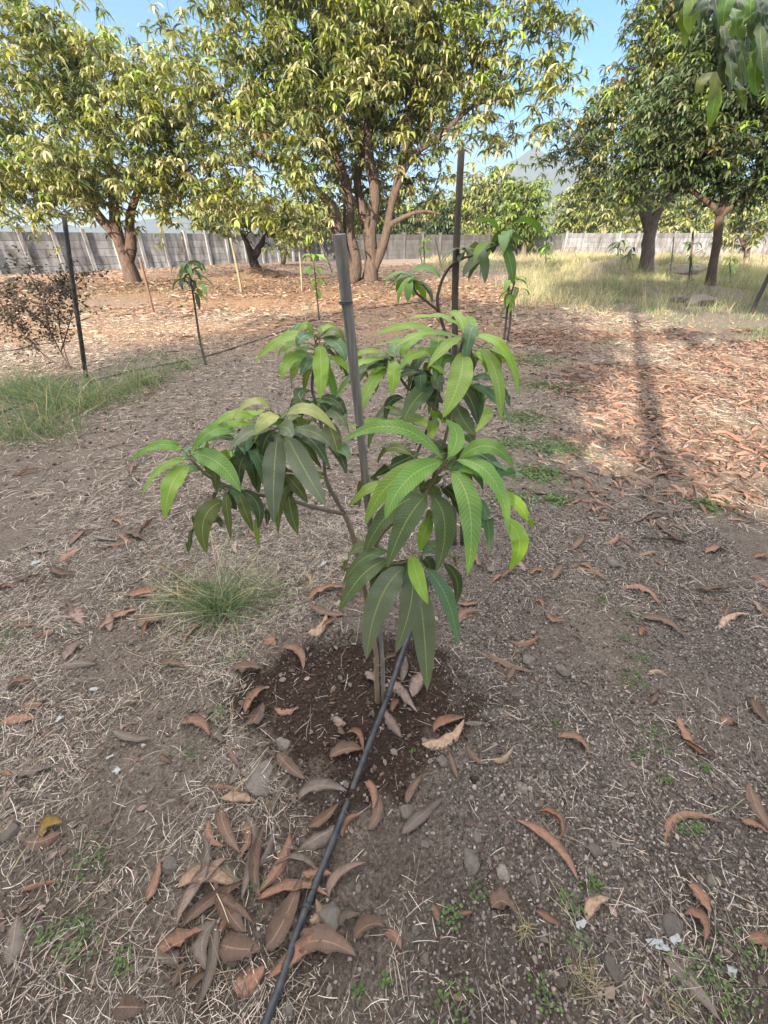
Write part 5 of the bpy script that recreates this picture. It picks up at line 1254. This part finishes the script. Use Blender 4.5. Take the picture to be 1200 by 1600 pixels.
# ------------------------------------------------------------------ grass
def blades(X_, Y__, L_, W_, e0, e1, cols_, prof=(1, .9, .7, .45, .08), azm=None, azt=.5):
    n = len(X_); z = gh(X_, Y__) - .003
    V, Fq, k = strips(np.stack([X_, Y__, z], -1), rng.random(n) * 6.28 if azm is None else azm, e0, e1, L_, W_, prof, roll=rng.normal(0, .8, n), azturn=rng.normal(0, azt, n))
    return V, Fq, np.repeat(cols_, k, 0)
GP = np.array([(.16, .21, .085), (.21, .26, .115), (.15, .20, .095), (.28, .30, .16), (.33, .31, .17)])
def gcol(n, dry=0.0):
    c = np.array([.74, .95, .95]) * GP[rng.integers(0, 4, n)] * (.7 + .5 * rng.random((n, 1))); m_ = rng.random(n) < dry
    c[m_] = np.array([.55, .46, .29]) * (.6 + .6 * rng.random((m_.sum(), 1))); return c
def tuft(name, p, nb, Lr, w_, label, dry=.1, spread=.05, long=0, e=(1.0, .25), group=None):
    n = nb; X_ = p[0] + rng.normal(0, spread, n); Y__ = p[1] + rng.normal(0, spread * .8, n)
    b = Buf(); L_ = Lr[0] + (Lr[1] - Lr[0]) * rng.random(n)
    V, Fq, c = blades(X_, Y__, L_, w_ * (.7 + .6 * rng.random(n)), rng.normal(e[0], .3, n), rng.normal(e[1], .35, n), gcol(n, dry)); b.add(V, Fq, c)
    if long:
        n = long; X_ = p[0] + rng.normal(0, spread * .6, n); Y__ = p[1] + rng.normal(0, spread * .6, n)
        V, Fq, c = blades(X_, Y__, Lr[1] * (1.1 + 1.0 * rng.random(n)), np.full(n, w_ * .8), rng.normal(.62, .28, n), rng.normal(.30, .2, n), gcol(n, .45) * 1.25, (.8, .8, .7, .7, .9, .6, .2), azt=.25); b.add(V, Fq, c)
    o = b.obj(name, M_GRASS, None, smooth=False, org=p); return tag(o, label, 'grass', group)
tuft('grass_tuft', G(345, 955), 480, (.08, .27), .0030, 'wiry green grass tuft left of the sapling', .10, .06, 150)
tuft('grass_tuft', G(290, 940), 300, (.06, .18), .0026, 'thin spreading grass left beside the main green tuft', .4, .08, 26)
tuft('grass_tuft', G(415, 935), 160, (.06, .18), .0026, 'sparse grass right of the main green tuft', .4, .07, 20)
tuft('grass_tuft', G(905, 1535), 90, (.03, .075), .0020, 'dry pale grass tuft at the bottom near the brown stone', .95, .022, 0)
tuft('grass_tuft', G(818, 1450), 50, (.03, .07), .0020, 'small dry pale grass tuft right of the brown leaf', .95, .012, 0)
tuft('grass_tuft', G(1040, 1570), 40, (.04, .08), .0020, 'dry straw tuft at the bottom by the large grey leaf', .95, .015, 0)
tuft('grass_tuft', G(145, 1330), 60, (.02, .06), .0020, 'little green grass tuft on the left straw', .1, .03, 0)
tuft('grass_tuft', G(10, 1010), 120, (.03, .09), .0024, 'low green grass at the left edge', .2, .07, 0)
tuft('grass_tuft', G(300, 1180), 40, (.02, .07), .0018, 'tiny grass sprout near the rusty leaf left of the basin', .2, .02, 0)
tuft('grass_tuft', G(745, 1110), 0 + 12, (.02, .04), .0018, 'single small sprout in the damp basin', .0, .01, 0)
for (px, py, n_, lab) in ((110, 640, 700, 'long green grass clump at the foot of the black pole'), (40, 620, 700, 'long green grass clump at the left edge before the bush'), (170, 620, 350, 'wispy grass right of the black pole'),
                     (50, 680, 380, 'short grass clump below the hose at the left'), (285, 578, 120, 'small grass tuft beside the long thin hose'), (230, 600, 260, 'low sparse grass behind the left straw')):
    tuft('grass_clump', G(px, py), int(n_ * 1.25), (.12, .44), .0050, lab, .22, .26 if n_ > 300 else .16, n_ // 12, e=(1.1, .4))
# long grass of the far right clearing
def far_grass(n, x0, x1, y0, y1, fn, Lr, w_, dry, name, label):
    X_, Y__ = scat(n, x0, x1, y0, y1, fn); n = len(X_)
    V, Fq, c = blades(X_, Y__, (Lr[0] + (Lr[1] - Lr[0]) * rng.random(n)) * (.3 + 1.5 * vn(X_ * .9, Y__ * .9, 78) ** 1.5), w_ * (1 + Y__ * .03), rng.normal(1.25, .2, n), rng.normal(.7, .4, n), gcol(n, dry) * (.55 + .8 * vn(X_ * 1.1, Y__ * 1.1, 77)[:, None]), (1, .8, .5, .1))
    return tag(mesh_obj(name, V, Fq, M_GRASS, None, c, smooth=False), label, 'grass', kind='stuff')
def cl(x, y):
    px = 600 + 780 * x / y
    return np.clip((px - 760 - 60 * vn(x, y, 71)) / 60, 0, 1) * np.clip((y - 10.5 - 1.2 * vn(x * .8, y * .8, 72)) / 2.5, 0, 1) * np.clip(vn(x * 1.5, y * 1.5, 73) * 2.6 - .9, .05, 1)
far_grass(260000, 2, 34, 9.5, 30, cl, (.15, .62), .006, .66, 'long_grass', 'long pale dry grass in the clearing on the right')
far_grass(60000, 0, 70, 28, 56, lambda x, y: np.clip((600 + 780 * x / y - 650) / 90, 0, 1) * np.clip(vn(x * .3, y * .3, 74) * 1.6, .1, 1), (.3, .6), .014, .85, 'long_grass', 'far yellow grass below the distant trees')
far_grass(26000, 2.5, 14, 8.0, 13, lambda x, y: np.clip((x - .55 * y + 1.0) / 1.5, 0, 1) * np.clip(vn(x * 1.3, y * 1.3, 75) * 2.2 - .8, 0, 1), (.05, .16), .006, .3, 'short_grass', 'short green grass edging the bare clearing on the right')
far_grass(9000, -12, 4, 9, 30, lambda x, y: np.clip(vn(x * .5, y * .5, 76) * 3 - 1.9, 0, 1), (.06, .2), .008, .6, 'short_grass', 'scattered dry grass among the leaf litter')
X_, Y__ = [], []
# green ground weeds near the sapling's right and scattered seedlings
def weeds(name, spots, label, r=.06, per=60, leaf=.012):
    xs, ys = [], []
    for (px, py, n_, rad) in spots:
        g_ = gxy(px, py); xs.append(g_[0] + rng.normal(0, rad, n_)); ys.append(g_[1] + rng.normal(0, rad * .8, n_))
    xs = np.concatenate(xs); ys = np.concatenate(ys); n = len(xs); z = gh(xs, ys) + .004 + .014 * rng.random(n)
    V, Fq, k = strips(np.stack([xs, ys, z], -1), rng.random(n) * 6.28, rng.normal(.3, .3, n), rng.normal(0, .3, n), leaf * (.6 + .7 * rng.random(n)), leaf * .62 * (.7 + .5 * rng.random(n)), (.3, .9, 1, .5), roll=rng.normal(0, .3, n))
    c = np.array([(.11, .19, .045), (.15, .24, .06), (.09, .15, .05)])[rng.integers(0, 3, n)] * (.7 + .5 * rng.random((n, 1)))
    return tag(mesh_obj(name, V, Fq, M_GRASS, None, np.repeat(c, k, 0), smooth=False), label, 'weeds', kind='stuff')
weeds('ground_weeds', [(120, 1480, 60, .03), (118, 1440, 50, .03), (190, 1500, 40, .02), (60, 1460, 30, .02), (140, 1350, 50, .03), (990, 1060, 70, .035), (1000, 1030, 40, .03), (985, 960, 50, .03), (1040, 1170, 30, .02), (1102, 1200, 24, .012), (975, 1000, 30, .02),
   (925, 1385, 40, .02), (745, 1400, 24, .015), (895, 1420, 24, .015), (1085, 1295, 36, .015), (1065, 1295, 20, .01), (700, 1430, 40, .02), (905, 1475, 26, .02), (1100, 1510, 60, .04), (1150, 1560, 60, .04), (560, 1550, 20, .01), (600, 1535, 20, .01), (400, 1380, 26, .01),
   (645, 1170, 6, .006), (1000, 1180, 30, .02), (345, 1120, 40, .02), (370, 1030, 40, .03), (1045, 1220, 20, .015), (880, 1400, 20, .01), (865, 1130, 12, .01), (1020, 1140, 30, .02), (940, 940, 30, .02), (1080, 1540, 60, .04), (1180, 1480, 50, .04), (850, 1560, 40, .03), (700, 1560, 40, .03)], 'tiny round leafed weeds dotted over the near soil', leaf=.0105)
weeds('ground_weeds', [(840, 740, 420, .10), (870, 700, 500, .14), (830, 560, 900, .28), (850, 600, 600, .25), (815, 650, 400, .16), (800, 780, 200, .08), (1110, 790, 90, .06), (870, 780, 120, .06), (800, 690, 200, .1), (230, 560, 200, .2), (620, 700, 150, .1)], 'low green weeds behind and right of the sapling', leaf=.028)

# ------------------------------------------------------------------ scraps of white film
for i_, (px, py, w_, h_, lab) in enumerate(((172, 1183, 9, 4, 'small white plastic scrap on the left straw'), (183, 1205, 8, 6, 'white plastic fragment below the small scrap'), (148, 1078, 11, 5, 'white label scrap with torn edge near the left edge'),
       (93, 1125, 6, 9, 'narrow white plastic flake beside the round rusty leaf'), (520, 1229, 6, 8, 'white plastic bit just left of the hose'), (537, 1230, 7, 7, 'white plastic bit touching the hose'), (906, 1446, 14, 7, 'pale film scrap beside the tan leaf'),
       (1020, 1475, 22, 6, 'long pale film strip at lower right'), (1030, 1483, 18, 6, 'crumpled pale film piece under the long strip'), (1052, 1470, 14, 7, 'pale film piece above the large grey leaf'), (1142, 1520, 10, 10, 'crumpled white film near the lower right edge'), (506, 883, 5, 10, 'white paper scrap behind the sapling stem'), (62, 888, 9, 8, 'white torn film among the straw far left'))):
    p = G(px, py, .008); s = mpp(p)
    n = 6; u, v = np.meshgrid(np.linspace(-1, 1, n), np.linspace(-1, 1, n)); a_ = random.uniform(-.6, .6)
    rx = 1 + .35 * (vn(u * 2 + i_, v * 2, 81) - .5)
    X_ = u * w_ * s * rx * .62; Y__ = v * h_ * s * .62 * (1 + .6 * (vn(u * 2, v * 2 + i_, 82) - .5))
    VX = p[0] + X_ * math.cos(a_) - Y__ * math.sin(a_); VY = p[1] + (X_ * math.sin(a_) + Y__ * math.cos(a_))
    VZ = gh(VX, VY) + .006 + .012 * vn(u * 2.5 + i_, v * 2.5, 83)
    V = np.stack([VX, VY, VZ], -1).reshape(-1, 3); ii = np.arange(n - 1)[:, None] * n + np.arange(n - 1)[None]
    Fq = np.stack([ii, ii + 1, ii + n + 1, ii + n], -1).reshape(-1, 4)
    tag(mesh_obj('plastic_scrap', V, Fq, M_FILM, None, np.array((.42, .43, .43)), smooth=False, org=p), lab, 'scrap', 'white plastic scraps')
hz = Buf(); hz.box(-2600, -2600, -3, 2600, 2600, 330)
ho = hz.obj('haze', M_HILL, None, smooth=False)
hm = bpy.data.materials.new('thin_haze'); hm.use_nodes = True; hn = hm.node_tree; hn.nodes.clear()
ou = hn.nodes.new('ShaderNodeOutputMaterial'); pv = hn.nodes.new('ShaderNodeVolumePrincipled')
pv.inputs['Color'].default_value = (.70, .84, 1, 1); pv.inputs['Density'].default_value = .00045; pv.inputs['Anisotropy'].default_value = .3
hn.links.new(pv.outputs[0], ou.inputs['Volume']); ho.data.materials.clear(); ho.data.materials.append(hm)
tag(ho, 'thin pale haze over the orchard', 'haze', kind='stuff')
print('hero leaves', nleaf, 'fallen hand', n_hand, 'faces', sum(len(m.polygons) for m in bpy.data.meshes))
